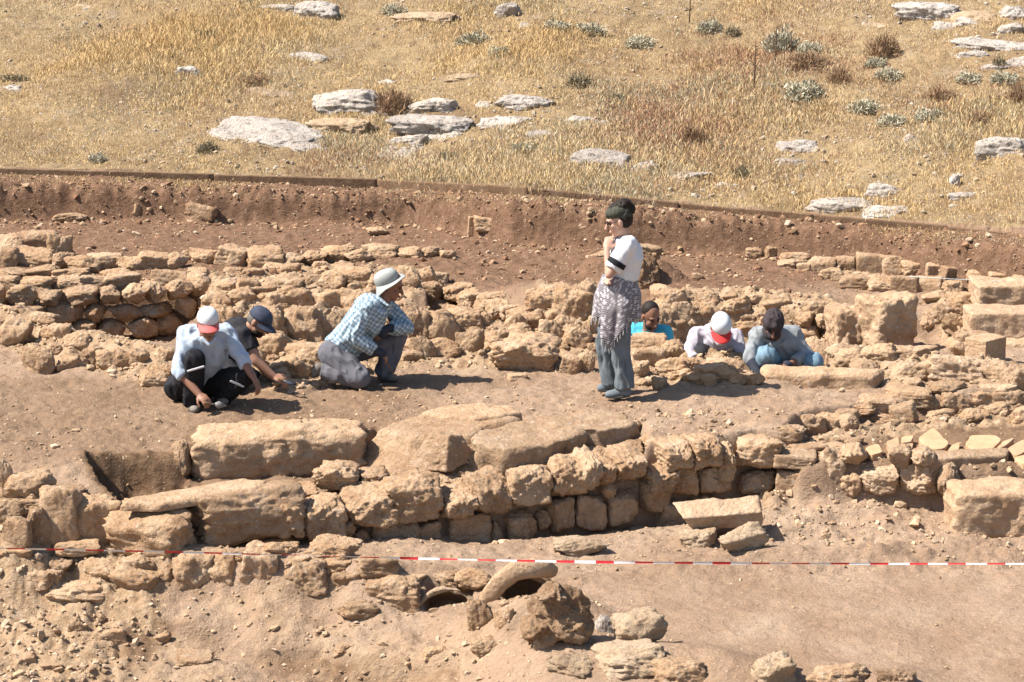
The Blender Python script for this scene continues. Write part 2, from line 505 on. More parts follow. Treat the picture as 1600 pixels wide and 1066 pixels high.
def ground_mat():
    m, nt, b = new_mat('excavated earth')
    b.inputs['Roughness'].default_value = 1.0
    b.inputs['Specular IOR Level'].default_value = .05
    pos = N(nt, 'ShaderNodeNewGeometry').outputs['Position']
    at = N(nt, 'ShaderNodeAttribute', attribute_name='soil')
    sep = N(nt, 'ShaderNodeSeparateColor'); nt.links.new(at.outputs['Color'], sep.inputs[0])
    n1 = noise(nt, pos, 1.6, 6, .6); n2 = noise(nt, pos, 11, 6, .65); n3 = noise(nt, pos, 55, 5, .7)
    sw = N(nt, 'ShaderNodeMapping'); sw.inputs['Scale'].default_value = (2.2, 9, 4); nt.links.new(pos, sw.inputs['Vector'])
    n4 = noise(nt, sw.outputs[0], 3.2, 5, .65)            # trowelled and swept streaks
    pale = ramp(nt, n1, [(.28, (.30, .21, .138)), (.5, (.395, .287, .197)), (.72, (.45, .35, .248))])
    pale = mix(nt, maprange(nt, n4, .52, .68, 0, .45), pale, (.29, .19, .11))
    pale = mix(nt, maprange(nt, noise(nt, pos, .75, 4, .6, .6), .5, .66, 0, .5), pale, (.30, .20, .125))
    redc = ramp(nt, n2, [(.3, (.15, .090, .056)), (.55, (.23, .143, .09)), (.75, (.325, .215, .142))])
    hum = ramp(nt, n2, [(.3, (.15, .095, .055)), (.7, (.29, .195, .12))])
    f = N(nt, 'ShaderNodeMath', operation='MULTIPLY_ADD'); nt.links.new(n2, f.inputs[0]); f.inputs[1].default_value = .8; 
    nt.links.new(sep.outputs[0], f.inputs[2])
    col = mix(nt, maprange(nt, f.outputs[0], .48, 1.12), pale, redc)
    f2 = N(nt, 'ShaderNodeMath', operation='MULTIPLY_ADD'); nt.links.new(n2, f2.inputs[0]); f2.inputs[1].default_value = .5
    nt.links.new(sep.outputs[1], f2.inputs[2])
    col = mix(nt, maprange(nt, f2.outputs[0], .32, .95), col, hum)
    mort = ramp(nt, n2, [(.3, (.31, .205, .12)), (.5, (.44, .32, .20)), (.7, (.54, .42, .29))])
    col = mix(nt, maprange(nt, sep.outputs[2], .25, .9), col, mort)
    # crumbs and chips of lime in the soil
    v = N(nt, 'ShaderNodeTexVoronoi'); v.inputs['Scale'].default_value = 42; nt.links.new(pos, v.inputs['Vector'])
    vs_ = N(nt, 'ShaderNodeSeparateColor'); nt.links.new(v.outputs['Color'], vs_.inputs[0])
    chip = N(nt, 'ShaderNodeMath', operation='MULTIPLY')
    nt.links.new(maprange(nt, v.outputs['Distance'], .34, .26), chip.inputs[0])
    nt.links.new(maprange(nt, vs_.outputs[0], .90, .93), chip.inputs[1])
    col = mix(nt, chip.outputs[0], col, (.56, .44, .31))
    col = mix(nt, 1.0, col, ramp(nt, n3, [(.2, (.74, .73, .70)), (.5, (1, 1, 1)), (.8, (1.16, 1.15, 1.12))]), 'MULTIPLY')
    base_colour(nt, b, col)
    bump(nt, b, [(n4, .5, .03), (n2, .7, .04), (n3, .8, .016), (chip.outputs[0], .6, .012)])
    return m

def hill_mat():
    m, nt, b = new_mat('dry hillside soil')
    b.inputs['Roughness'].default_value = 1.0
    b.inputs['Specular IOR Level'].default_value = .05
    pos = N(nt, 'ShaderNodeNewGeometry').outputs['Position']
    n1 = noise(nt, pos, .9, 6, .62); n2 = noise(nt, pos, 7, 6, .68); n3 = noise(nt, pos, 40, 5, .7)
    col = ramp(nt, n1, [(.28, (.27, .185, .11)), (.45, (.38, .28, .155)), (.6, (.45, .34, .19)), (.75, (.32, .255, .15))])
    col = mix(nt, maprange(nt, n2, .52, .68, 0, .8), col, (.22, .15, .09))
    col = mix(nt, maprange(nt, noise(nt, pos, 2.4, 5, .7), .56, .66, 0, .5), col, (.46, .39, .29))
    v = N(nt, 'ShaderNodeTexVoronoi'); v.inputs['Scale'].default_value = 16; nt.links.new(pos, v.inputs['Vector'])
    vs_ = N(nt, 'ShaderNodeSeparateColor'); nt.links.new(v.outputs['Color'], vs_.inputs[0])
    chip = N(nt, 'ShaderNodeMath', operation='MULTIPLY')
    nt.links.new(maprange(nt, v.outputs['Distance'], .36, .25), chip.inputs[0])
    nt.links.new(maprange(nt, vs_.outputs[0], .84, .88), chip.inputs[1])
    col = mix(nt, chip.outputs[0], col, (.58, .52, .42))
    col = mix(nt, 1.0, col, ramp(nt, n3, [(.2, (.68, .67, .64)), (.5, (1, 1, 1)), (.8, (1.2, 1.18, 1.12))]), 'MULTIPLY')
    base_colour(nt, b, col)
    bump(nt, b, [(n2, .9, .09), (n3, .9, .03), (chip.outputs[0], .7, .03)])
    return m

build_ground()
# ------------------------------------------------------------------ stone shapes
def cube_sphere(n):
    """grid cube projected to the unit sphere, welded"""
    key = {}; V = []; F = []
    t = np.tan(np.linspace(-1, 1, n + 1) * math.pi / 4)
    def vid(p):
        k = tuple(np.round(p, 5))
        if k not in key:
            key[k] = len(V); V.append(p)
        return key[k]
    for ax in range(3):
        for s in (-1, 1):
            g = [[None] * (n + 1) for _ in range(n + 1)]
            for i in range(n + 1):
                for j in range(n + 1):
                    p = [0, 0, 0]
                    p[ax] = s; p[(ax + 1) % 3] = t[i]; p[(ax + 2) % 3] = t[j]
                    g[i][j] = vid(tuple(p))
            for i in range(n):
                for j in range(n):
                    q = [g[i][j], g[i + 1][j], g[i + 1][j + 1], g[i][j + 1]]
                    F.append(q if s > 0 else q[::-1])
    V = np.array(V, float)
    return V / np.linalg.norm(V, axis=1, keepdims=True), np.array(F)

_CS = {n: cube_sphere(n) for n in (18, 28, 40)}

def rock_verts(seed, n=14, p=9, box=.75, cuts=9, rough=.07, fine=.02, chamfer=None, spin=0.0, taper=0.0):
    """faceted, weathered lump inside the unit cube (-.5 ... .5)"""
    r = np.random.RandomState(seed)
    D, F = _CS[n]
    nrm = []; dist = []
    for ax in range(3):
        for s in (-1, 1):
            v = np.zeros(3); v[ax] = s
            v += r.normal(0, .13 * (1.3 - box), 3)
            nrm.append(v / np.linalg.norm(v)); dist.append(r.uniform(.86, 1.0))
    for k in range(cuts):
        v = r.normal(0, 1, 3); v /= np.linalg.norm(v)
        ext = np.abs(v).sum()                    # reach of the box corner along v
        nrm.append(v); dist.append(ext * r.uniform(.62, .9) if box > .5 else r.uniform(.8, 1.02))
    if chamfer:
        for k in range(2):
            v = np.array([r.normal(0, .25), -r.uniform(.35, .8), 1.0]); v /= np.linalg.norm(v)
            nrm.append(v); dist.append(np.abs(v).sum() * r.uniform(*chamfer))
    nrm = np.array(nrm); dist = np.array(dist)
    if spin:
        q = Quaternion(Vector(r.normal(0, 1, 3)).normalized(), r.uniform(.4, 1.0) * spin)
        nrm = nrm @ np.array(q.to_matrix()).T
    q = np.maximum(D @ nrm.T, 1e-4) / dist
    R = (q ** p).sum(1) ** (-1 / p)
    V = D * R[:, None]
    o = r.uniform(0, 50, 3)
    nz = fbm(V[:, 0] * 1.7 + o[0], V[:, 1] * 1.7 + o[1], V[:, 2] * 1.7 + o[2], seed, 3)
    nf = fbm(V[:, 0] * 6 + o[0], V[:, 1] * 6 + o[1], V[:, 2] * 6 + o[2], seed + 5, 3)
    rg = 1 - 2 * np.abs(vnoise(V[:, 0] * 3.1 + o[1], V[:, 1] * 3.1 + o[2], V[:, 2] * 3.1 + o[0], seed + 9))
    ng = fbm(V[:, 0] * 13 + o[0], V[:, 1] * 13 + o[1], V[:, 2] * 13 + o[2], seed + 7, 2)
    V = V * (1 + rough * nz + fine * nf + rough * .45 * rg + fine * .55 * ng)[:, None]
    if taper: V[:, :2] *= (1 - taper * V[:, 2:3])
    lo, hi = V.min(0), V.max(0)
    V = (V - (lo + hi) / 2) / (hi - lo)
    return V, F

LIB = {}
def lib(kind, mat, i):
    k = (kind, mat, i)
    if k not in LIB:
        if kind == 'block': V, F = rock_verts(100 + i, 18, 14, .7, 11, .10, .05, spin=.16)
        elif kind == 'rubble': V, F = rock_verts(300 + i, 18, 13, .35, 14, .13, .055, spin=.7)
        elif kind == 'big': V, F = rock_verts(500 + i, 28, 12, .55, 13, .13, .06, spin=.4)
        elif kind == 'squared': V, F = rock_verts(700 + i, 18, 24, .95, 4, .03, .015)
        elif kind == 'coping': V, F = rock_verts(1300 + i, 28, 14, .7, 10, .11, .055, (.60, .76))
        elif kind == 'lump': V, F = rock_verts(1100 + i, 28, 9, .1, 18, .17, .08, spin=.8, taper=.32)
        elif kind == 'out': V, F = rock_verts(900 + i, 28, 10, .3, 13, .15, .05)
        LIB[k] = mesh_np('%s_stone' % kind, V, F, M[mat])
    return LIB[k]
NVAR = dict(coping=10, lump=5, block=14, rubble=14, big=8, squared=6, out=10)

def put(parent, loc, dims, yaw=0.0, kind='block', mat='tan', name='stone', tilt=(0, 0), flip=True):
    me = lib(kind, mat, rnd.randrange(NVAR[kind]))
    o = bpy.data.objects.new(name, me); COL.objects.link(o)
    if parent is not None:
        o.parent = parent
        loc = Vector([float(v) for v in loc]) - parent.location
    o.location = Vector([float(v) for v in loc])
    o.scale = [float(max(d, .01)) for d in dims]
    o.rotation_euler = (tilt[0], tilt[1], yaw + (math.pi if flip and kind != 'coping' and rnd.random() < .5 else 0))
    return o

def box_to_world(cx, cy, w, h, depth=None, Y=None, sink=.18):
    """a box in the photo -> centre, (width, depth, height) of a stone resting on the land (or at distance Y)"""
    if Y is None:
        b = hit(cx, cy + h / 2.0); Y = b[1]
    s = math.hypot(Y, HC) / FPX                  # metres per photo point
    W = w * s
    D = depth if depth else W * rnd.uniform(.6, .85)
    dep = math.atan2(HC, Y)
    Hh = max((h * s - D * .6 * math.sin(dep)) / math.cos(dep), .35 * h * s)
    top = at_y(cx, cy - h / 2.0, Y + D * .35)[2]
    bot = at_y(cx, cy + h / 2.0, Y)[2]
    Hh = max(top - bot, .3 * h * s) * (1 + sink)
    return np.array([at_y(cx, cy, Y)[0] * (1 + D * .4 / Y), Y + D * .42, bot + Hh / 2 - Hh * sink / (1 + sink)]), (W * 1.04, D, Hh)

def rocks(root, lst, kind='rubble', mat='tan', name='stone', depth=None, sink=.25, yaw=None, Y=None):
    out = []
    for e in lst:
        c, d = box_to_world(*e[:4], depth=depth, sink=sink, Y=Y)
        k = e[4] if len(e) > 4 else kind
        out.append(put(root, c, d, rnd.uniform(-.35, .35) if yaw is None else yaw + rnd.uniform(-.08, .08), k, mat, name,
                       (rnd.uniform(-.12, .12), rnd.uniform(-.12, .12))))
    return out

def single(name, label, cat, box, kind='rubble', mat='tan', group=None, depth=None, sink=.25, yaw=None, Y=None, tilt=None):
    c, d = box_to_world(*box, depth=depth, sink=sink, Y=Y)
    o = put(None, c, d, rnd.uniform(-.3, .3) if yaw is None else yaw, kind, mat, name,
            tilt if tilt else (rnd.uniform(-.1, .1), rnd.uniform(-.1, .1)), flip=yaw is None)
    return tag(o, label, cat, group)

def wall(label, at, group='dry stone walls of the dig'):
    return thing('stone_wall', hit(*at), label, 'wall', group)

def on_plane(px, py, a, b):     # line of sight meets the upright plane through ground points a, b
    d = ray(px, py)
    nx, ny = b[1] - a[1], -(b[0] - a[0])
    t = (a[0] * nx + a[1] * ny) / (d[0] * nx + d[1] * ny)
    return np.array([d[0] * t, d[1] * t, HC + d[2] * t])

def face_stones(root, lst, a, b, depth=.34, kind='block', out=0.03, mat='tan'):
    """stones whose faces show in the upright plane a-b; boxes in photo points"""
    a = np.array(a); b = np.array(b)
    u = (b - a) / np.linalg.norm(b - a)
    back = np.array([-u[1], u[0]])
    if back[1] < 0: back = -back
    yaw = math.atan2(u[1], u[0])
    for e in lst:
        cx, cy, w, h = e[:4]
        p = on_plane(cx, cy, a, b); s = np.linalg.norm(p - np.array([0, 0, HC])) / FPX
        D = depth * rnd.uniform(.85, 1.15)
        W = w * s / max(abs(u[0]), .5) * 1.05; Hh = h * s * 1.04
        q = p.copy(); q[:2] += back * (D / 2 - out - rnd.uniform(0, .035))
        put(root, q, (W, D, Hh), yaw + rnd.uniform(-.09, .09), e[4] if len(e) > 4 else kind, mat, 'stone',
            (rnd.uniform(-.05, .05), rnd.uniform(-.05, .05)))

def courses(root, line, n, mean, depth=.3, kind='block', mat='tan', batter=.0, hj=.25, hgt=None):
    """face stones laid in n rough courses under the top edge 'line' = [(x, y, z_top, z_bottom), ...] in the world"""
    L = np.array(line, float)
    seg = np.hypot(np.diff(L[:, 0]), np.diff(L[:, 1])); cum = np.concatenate([[0], np.cumsum(seg)])
    for c in range(n):
        s = rnd.uniform(0, .3) * mean
        while s < cum[-1]:
            ln = mean * rnd.uniform(.65, 1.4)
            m = min(s + ln / 2, cum[-1])
            p = [np.interp(m, cum, L[:, k]) for k in range(4)]
            i = min(np.searchsorted(cum, m, side='right') - 1, len(seg) - 1)
            u = (L[i + 1, :2] - L[i, :2]) / seg[i]
            back = np.array([-u[1], u[0]]); back = back if back[1] > 0 else -back
            ch = (p[2] - p[3]) / n
            hh = ch * rnd.uniform(1 - hj * .3, 1 + hj)
            D = depth * rnd.uniform(.8, 1.2)
            q = np.array([p[0], p[1], p[2] - (c + .5) * ch + (hh - ch) * .3])
            q[:2] += back * (D / 2 - rnd.uniform(0, .07) - batter * (c))
            put(root, q, (ln * 1.03, D, hh * 1.06), math.atan2(u[1], u[0]) + rnd.uniform(-.12, .12), kind, mat, 'stone',
                (rnd.uniform(-.08, .08), rnd.uniform(-.06, .06)))
            s += ln

def top_line(pxs, zt, zb):
    return [(*at_z(px, py, zt)[:2], zt, zb) for px, py in pxs]

def strew(root, poly, n, wr, kind='rubble', mat='tan', flat=.62, name='stone', sink=.3, taken=None):
    """n stones bedded in the land inside an outline given in photo points, kept apart from each other"""
    P = np.array(poly, float)
    x0, y0 = P.min(0); x1, y1 = P.max(0)
    done = list(taken) if taken else []; out = []
    tries = 0
    while len(out) < n and tries < n * 40:
        tries += 1
        px = rnd.uniform(x0, x1); py = rnd.uniform(y0, y1)
        if poly_sd(np.array([px]), np.array([py]), [tuple(q) for q in P])[0] < 0: continue
        w = rnd.uniform(*wr)
        if any(abs(px - a) < (w + ww) * .42 and abs(py - b) < (w + ww) * .26 for a, b, ww in done): continue
        done.append((px, py, w))
        out += rocks(root, [(px, py, w, w * rnd.uniform(flat * .8, flat * 1.2))], kind, mat, name, sink=sink)
    return out

def slab(name, outline, zt, zb, mat, parent=None, bevel=.04, rough=.012, batter=0.0, dome=0.0, na=120, freq=4.0, edge=.02, tiltx=0.0, tilty=0.0, offz=0):
    """flat stone from the outline of its top (photo points at level zt): rounded rough edges, real thickness"""
    P = np.array([at_z(px, py, zt)[:2] for px, py in outline])
    c = P.mean(0); Q = P - c
    # resample the outline evenly
    Qc = np.vstack([Q, Q[:1]]); L = np.concatenate([[0], np.cumsum(np.hypot(*np.diff(Qc, axis=0).T))])
    s = np.linspace(0, L[-1], na, endpoint=False)
    O = np.stack([np.interp(s, L, Qc[:, 0]), np.interp(s, L, Qc[:, 1])], 1)
    for _ in range(2): O = O * .6 + .2 * np.roll(O, 1, 0) + .2 * np.roll(O, -1, 0)
    if np.cross(np.roll(O, -1, 0) - O, O).sum() > 0: O = O[::-1]
    R = np.hypot(*O.T)[:, None]
    sd_ = abs(hash(name + str(outline[0]))) % 997 if False else int(abs(outline[0][0] * 7 + outline[0][1] * 13)) % 997
    rings = []
    T = zt - zb
    nr = 14
    for k in range(nr + 1):
        f = max(k / nr, .02) * (1 - 0)
        rr = O * (1 - bevel / np.maximum(R, .05)) * f
        rings.append((rr, np.full(na, zt + dome * (1 - f * f))))
    for a in (30, 60, 90):
        a = math.radians(a)
        rr = O * (1 - bevel * (1 - math.sin(a)) / np.maximum(R, .05)); rings.append((rr, np.full(na, zt - bevel * (1 - math.cos(a)))))
    ns = max(4, int(T / .035))
    for k in range(1, ns + 1):
        f = k / ns
        zz = zt - bevel - (T - bevel) * f
        rings.append((O * (1 + batter * f / np.maximum(R, .05)), np.full(na, zz)))
    V = np.concatenate([np.column_stack([r, z]) for r, z in rings])
    wx, wy, wz = V[:, 0] + c[0], V[:, 1] + c[1], V[:, 2]
    rad = np.clip(np.hypot(V[:, 0], V[:, 1]) / np.repeat([R[:, 0]], len(rings), 0).ravel(), 0, 1.3)
    e1 = fbm(wx * freq, wy * freq, wz * freq, sd_, 4); e2 = fbm(wx * freq * 3, wy * freq * 3, wz * freq * 3, sd_ + 3, 3)
    out = V[:, :2] / (np.hypot(V[:, 0], V[:, 1])[:, None] + 1e-6)
    side = sm((rad - .75) / .25)
    V[:, :2] += out * ((edge * e1 + edge * .5 * e2) * side)[:, None]
    V[:, 2] += rough * e1 + rough * .4 * e2 + V[:, 0] * tiltx + V[:, 1] * tilty + offz
    nR = len(rings); F = []
    i = np.arange(na); j = (i + 1) % na
    for k in range(nR - 1):
        F.append(np.stack([k * na + i, k * na + j, (k + 1) * na + j, (k + 1) * na + i], 1))
    F = np.concatenate(F)[:, ::-1]
    V = np.vstack([V, [[0, 0, V[:na, 2].mean()]]])
    Ft = np.stack([np.full(na, len(V) - 1), j, i], 1)[:, ::-1]
    me = mesh_np(name, V - np.array([0, 0, zb]), [F, Ft], M[mat])
    bm = bmesh.new(); bm.from_mesh(me); bmesh.ops.recalc_face_normals(bm, faces=bm.faces); bm.to_mesh(me); bm.free()
    loc = Vector((c[0], c[1], zb))
    if parent is not None: loc = loc - parent.location
    return link(name, me, parent, loc)

def beam_block(name, pts8, mat, sub=10, rough=.012, round_=.02, parent=None, freq=5, seed=1):
    """squared block from its eight corners (bottom 4, top 4 counter-clockwise), edges worn"""
    D, F = _CS[40]
    # put the grid back on a cube, then round a little
    C = D / np.abs(D).max(1, keepdims=True)
    P = np.array(pts8, float)
    u = (C + 1) / 2
    lx = np.linalg.norm(P[1] - P[0]); ly = np.linalg.norm(P[3] - P[0]); lz = np.linalg.norm(P[4] - P[0])
    for k, l in enumerate((lx, ly, lz)):                      # spread grid lines towards the edges evenly
        u[:, k] = (np.arctan((u[:, k] * 2 - 1)) * 4 / math.pi + 1) / 2
    S = np.array([lx, ly, lz])
    c = (u - .5) * S
    inner = np.maximum(S / 2 - round_, .004)
    q = np.clip(c, -inner, inner); d = c - q
    n = np.linalg.norm(d, axis=1, keepdims=True)
    c = q + np.where(n > 1e-6, d / np.maximum(n, 1e-6) * np.minimum(n, round_), 0)
    u = c / S + .5
    x, y, z = u[:, :1], u[:, 1:2], u[:, 2:]
    V = ((1 - x) * (1 - y) * (1 - z) * P[0] + x * (1 - y) * (1 - z) * P[1] + x * y * (1 - z) * P[2] + (1 - x) * y * (1 - z) * P[3]
         + (1 - x) * (1 - y) * z * P[4] + x * (1 - y) * z * P[5] + x * y * z * P[6] + (1 - x) * y * z * P[7])
    ctr = V.mean(0)
    nz = fbm(V[:, 0] * freq, V[:, 1] * freq, V[:, 2] * freq, seed, 4)
    nv = (V - ctr); nv /= np.linalg.norm(nv, axis=1, keepdims=True)
    cg = 1 - 2 * np.abs(vnoise(V[:, 0] * 9, V[:, 1] * 9, V[:, 2] * 9, seed + 2)); fg = fbm(V[:, 0] * 24, V[:, 1] * 24, V[:, 2] * 24, seed + 3, 2)
    V = V + nv * (rough * (nz + .45 * cg + .35 * fg))[:, None]
    base = np.array([ctr[0], ctr[1], V[:, 2].min()])
    me = mesh_np(name, V - base, F, M[mat])
    loc = Vector(base)
    if parent is not None: loc -= parent.location
    return link(name, me, parent, loc)

def quad_block(name, label, cat, front, Y, D, zb, mat='ashlar', yaw=0.0, group=None, rough=.012, round_=.02, top_shift=0.0, seed=1):
    """front = (left px, right px, top py, ...): squared block standing at distance Y, D deep, turned by yaw"""
    l, r, t = front[:3]
    a = at_y((l + r) / 2, t, Y); W = at_y(r, t, Y)[0] - at_y(l, t, Y)[0]
    W = W / math.cos(yaw) if abs(yaw) < .6 else W
    cx, cy = a[0], Y
    ux, uy = math.cos(yaw), math.sin(yaw); vx, vy = -uy, ux
    P = []
    for z in (zb, a[2]):
        for su, sv in ((-1, 0), (1, 0), (1, 1), (-1, 1)):
            P.append((cx + ux * su * W / 2 + vx * sv * D, cy + uy * su * W / 2 + vy * sv * D, z))
    o = beam_block(name, P, mat, rough=rough, round_=round_, seed=seed)
    return tag(o, label, cat, group)

# ================================================================== STRUCTURES OF THE DIG
# --- long diagonal wall -------------------------------------------------------------
A = at_z(300, 868, -.5)[:2]; A = np.array([at_y(300, 780, 15.6)[0], 15.6]); B = np.array([at_y(1148, 700, 17.0)[0], 17.0])
w1 = wall('long diagonal wall of big ochre boulders, its front face in shadow, behind the striped tape', (720, 850))
u_ = (B - A) / np.linalg.norm(B - A)
face_stones(w1, [
    (385, 812, 180, 86), (452, 812, 56, 62), (510, 816, 70, 66), (582, 800, 80, 56),
    (650, 784, 96, 72), (718, 792, 54, 44), (770, 776, 58, 60), (833, 763, 72, 60), (893, 748, 56, 62), (922, 740, 34, 58),
    (950, 740, 34, 46), (992, 730, 54, 48), (1036, 752, 48, 42), (1058, 716, 50, 44), (1103, 710, 50, 48), (1135, 725, 28, 60)], A, B, depth=.42, kind='coping', out=.06)
face_stones(w1, [
    (330, 862, 50, 34), (385, 868, 60, 30), (440, 858, 54, 36), (500, 862, 58, 36), (549, 828, 22, 26, 'rubble'), (568, 850, 34, 44, 'rubble'), (623, 842, 70, 56), (676, 844, 38, 52),
    (738, 836, 68, 62), (782, 846, 26, 56, 'rubble'), (820, 826, 48, 60), (852, 820, 20, 40, 'rubble'), (879, 810, 42, 62), (926, 804, 46, 60), (958, 770, 28, 34, 'rubble'),
    (978, 796, 50, 60), (1030, 775, 46, 56), (1076, 752, 38, 52), (1122, 756, 52, 50), (1005, 838, 60, 30), (920, 852, 70, 26), (860, 862, 60, 20), (1060, 815, 60, 60), (1110, 805, 50, 60)], A, B, depth=.30, out=.0)
# back row of the wall top
off = np.array([-u_[1], u_[0]]) * .34
face_stones(w1, [(470, 778, 60, 22), (532, 752, 74, 42, 'big'), (592, 757, 46, 32), (640, 759, 60, 32, 'coping'), (700, 759, 60, 30), (748, 752, 56, 28), (800, 743, 66, 28),
           (862, 729, 66, 28), (926, 719, 62, 28), (985, 709, 58, 26), (1035, 702, 52, 26), (1083, 695, 50, 24), (1126, 695, 40, 26)], A + off, B + off, depth=.32, kind='coping', out=.0)
# left end: upright lit stones
rocks(w1, [(236, 830, 136, 76, 'block')], yaw=-.38, sink=.15, depth=.42)
rocks(w1, [(148, 812, 84, 72, 'block'), (96, 800, 70, 80), (62, 822, 40, 60), (28, 838, 50, 60), (120, 858, 70, 26), (30, 868, 60, 26)], 'block', sink=.2)
tag(slab('stone_slab', [(186, 787), (208, 775), (300, 759), (395, 744), (416, 750), (404, 762), (330, 775), (250, 788)], -.03, -.085, 'ashlar', rough=.010, edge=.03),
    'long flat pale slab lying on the left end of the diagonal wall', 'slab')

# --- big squared block behind it -----------------------------------------------------
Yb = 16.72
quad = [at_y(300, 752, Yb), at_y(576, 738, Yb + .20), at_y(578, 700, Yb + .72), at_y(300, 700, Yb + .52)]
P = []
x0 = at_y(302, 720, Yb)[0]; x1 = at_y(576, 720, Yb + .22)[0]
for z in (-.27, .075):
    P += [(x0, Yb, z), (x1, Yb + .24, z), (x1 - .05, Yb + .78, z), (x0 - .03, Yb + .55, z)]
tag(beam_block('stone_block', P, 'ashlar', rough=.05, round_=.08, freq=3.0, seed=5), 'large squared ochre block behind the left half of the diagonal wall', 'block')
single('loose_stone', 'tan stone wedged between the dark hole and the large squared block', 'stone', (283, 715, 34, 54), 'rubble', depth=.2)
single('loose_stone', 'flat little stone lying on top of the large squared block', 'stone', (445, 667, 58, 12), 'block', Y=17.15, depth=.14)
# --- round platform of two slabs ---------------------------------------------------
tag(slab('stone_slab', [(588, 668), (605, 655), (655, 641), (735, 634), (800, 640), (812, 652), (765, 664), (748, 678), (700, 682), (640, 682)], .075, -.24, 'tan',
         bevel=.07, rough=.014, batter=.24, edge=.035, freq=3), 'broad rounded slab with sloping left side behind the pale pointed stone', 'slab')
tag(slab('stone_slab', [(735, 690), (752, 672), (800, 657), (850, 648), (915, 640), (968, 645), (1003, 657), (985, 663), (942, 673), (914, 671), (889, 686), (863, 692), (825, 698), (780, 702)], .06, -.24, 'ashlar',
         bevel=.03, rough=.020, batter=.03, edge=.045, freq=5), 'broad cracked slab with ragged shaded edge left of the gravelly floor', 'slab')
tag(slab('stone_slab', [(655, 643), (700, 632), (745, 629), (797, 632), (818, 642), (780, 650), (735, 653), (690, 650)], .095, -.02, 'ashlar', bevel=.03, rough=.008), 'thin upper layer of stone on the broad rounded slab', 'slab')
Yq = 16.62
def qb(px, py, dy): return tuple(at_y(px, py, Yq + dy))
P = [qb(697, 739, 0), qb(738, 722, .20), qb(700, 726, .42), qb(637, 732, .22), qb(700, 682, .10), qb(722, 679, .20), qb(706, 668, .30), qb(672, 679, .22)]
tag(beam_block('loose_stone', P, 'ashlar', rough=.02, round_=.02, seed=61, freq=5), 'pale pointed boulder leaning in front of the broad rounded slab', 'stone')
single('loose_stone', 'narrow flat stone stuck out beside the pale pointed boulder', 'stone', (750, 684, 42, 12), 'squared', depth=.12, Y=17.0, yaw=.1)
for bx, lb in (((722, 745, 30, 22), 'small stone under the foot of the pale pointed boulder'), ((660, 745, 26, 16), 'small flat stone left of the foot of the pale pointed boulder')):
    single('loose_stone', lb, 'stone', bx)

# --- low wall in front, below the tape -----------------------------------------------
w0 = wall('low stone wall just below the striped tape on the left, half buried in a plastered bank', (430, 940))
a0 = np.array([at_y(250, 900, 15.22)[0], 15.22]); b0 = np.array([at_y(650, 900, 15.12)[0], 15.12])
face_stones(w0, [(296, 898, 66, 56, 'block'), (340, 900, 60, 60), (402, 902, 66, 74, 'block'), (470, 912, 84, 68, 'big'), (548, 924, 88, 62, 'big'), (255, 905, 40, 40, 'rubble')], a0, b0, depth=.34, kind='rubble', out=.0)
rocks(w0, [(140, 925, 130, 44, 'big'), (215, 905, 80, 44), (620, 925, 90, 50, 'big'), (690, 908, 90, 36, 'big'), (560, 955, 70, 30), (740, 905, 60, 34), (60, 905, 80, 40, 'big'), (440, 858, 60, 26), (520, 858, 92, 34, 'big'), (590, 884, 66, 32, 'block'), (520, 884, 60, 24), (640, 905, 50, 22), (470, 878, 60, 22), (375, 868, 50, 18), (215, 880, 60, 26), (160, 890, 60, 26), (90, 885, 50, 30)], 'rubble', sink=.3)

# --- masonry at right, facing the camera ------------------------------------------------
w3 = wall('sunlit rubble wall of crumbling masonry right of the tilted block', (1320, 760))
a3 = np.array([at_y(1150, 740, 17.10)[0], 17.10]); b3 = np.array([at_y(1500, 750, 16.70)[0], 16.70])
face_stones(w3, [(1182, 712, 76, 52, 'big'), (1240, 722, 62, 22, 'squared'), (1242, 757, 58, 40, 'squared'), (1178, 760, 60, 44, 'rubble'), (1296, 728, 52, 60, 'rubble'), (1286, 770, 44, 34, 'rubble'),
                 (1332, 716, 40, 34, 'rubble'), (1330, 756, 36, 48, 'block'), (1378, 752, 60, 44, 'big'), (1404, 718, 36, 36, 'rubble'), (1440, 752, 66, 50, 'big'), (1440, 716, 40, 28, 'rubble'),
                 (1482, 752, 34, 52, 'rubble'), (1400, 790, 100, 34, 'rubble'), (1320, 800, 70, 30, 'rubble'), (1240, 800, 56, 30, 'rubble')], a3, b3, depth=.3, kind='rubble', out=.04, mat='ashlar')
rocks(w3, [(1200, 690, 70, 22), (1262, 702, 60, 16, 'block'), (1310, 702, 50, 18), (1330, 690, 40, 14), (1288, 690, 50, 16), (1230, 675, 60, 20)], 'rubble', sink=.4)
tag(beam_block('stone_block', [(*at_y(1428, 760, 16.75)[:2], -.3), (*at_y(1572, 762, 16.9)[:2], -.3), (*at_y(1572, 730, 17.1)[:2], -.3), (*at_y(1428, 735, 16.98)[:2], -.3),
                               (*at_y(1428, 760, 16.75)[:2], -.07), (*at_y(1572, 762, 16.9)[:2], -.07), (*at_y(1572, 730, 17.1)[:2], -.07), (*at_y(1428, 735, 16.98)[:2], -.07)], 'ashlar', rough=.015, round_=.02, seed=8),
    'weathered lintel block bordering the flagged floor at the right edge', 'block')
quad_block('stone_block', 'long pale dressed slab low at the right edge, above the tape', 'block', (1494, 1680, 772), 16.15, .45, -.50, yaw=.02, rough=.022, round_=.04, seed=9)

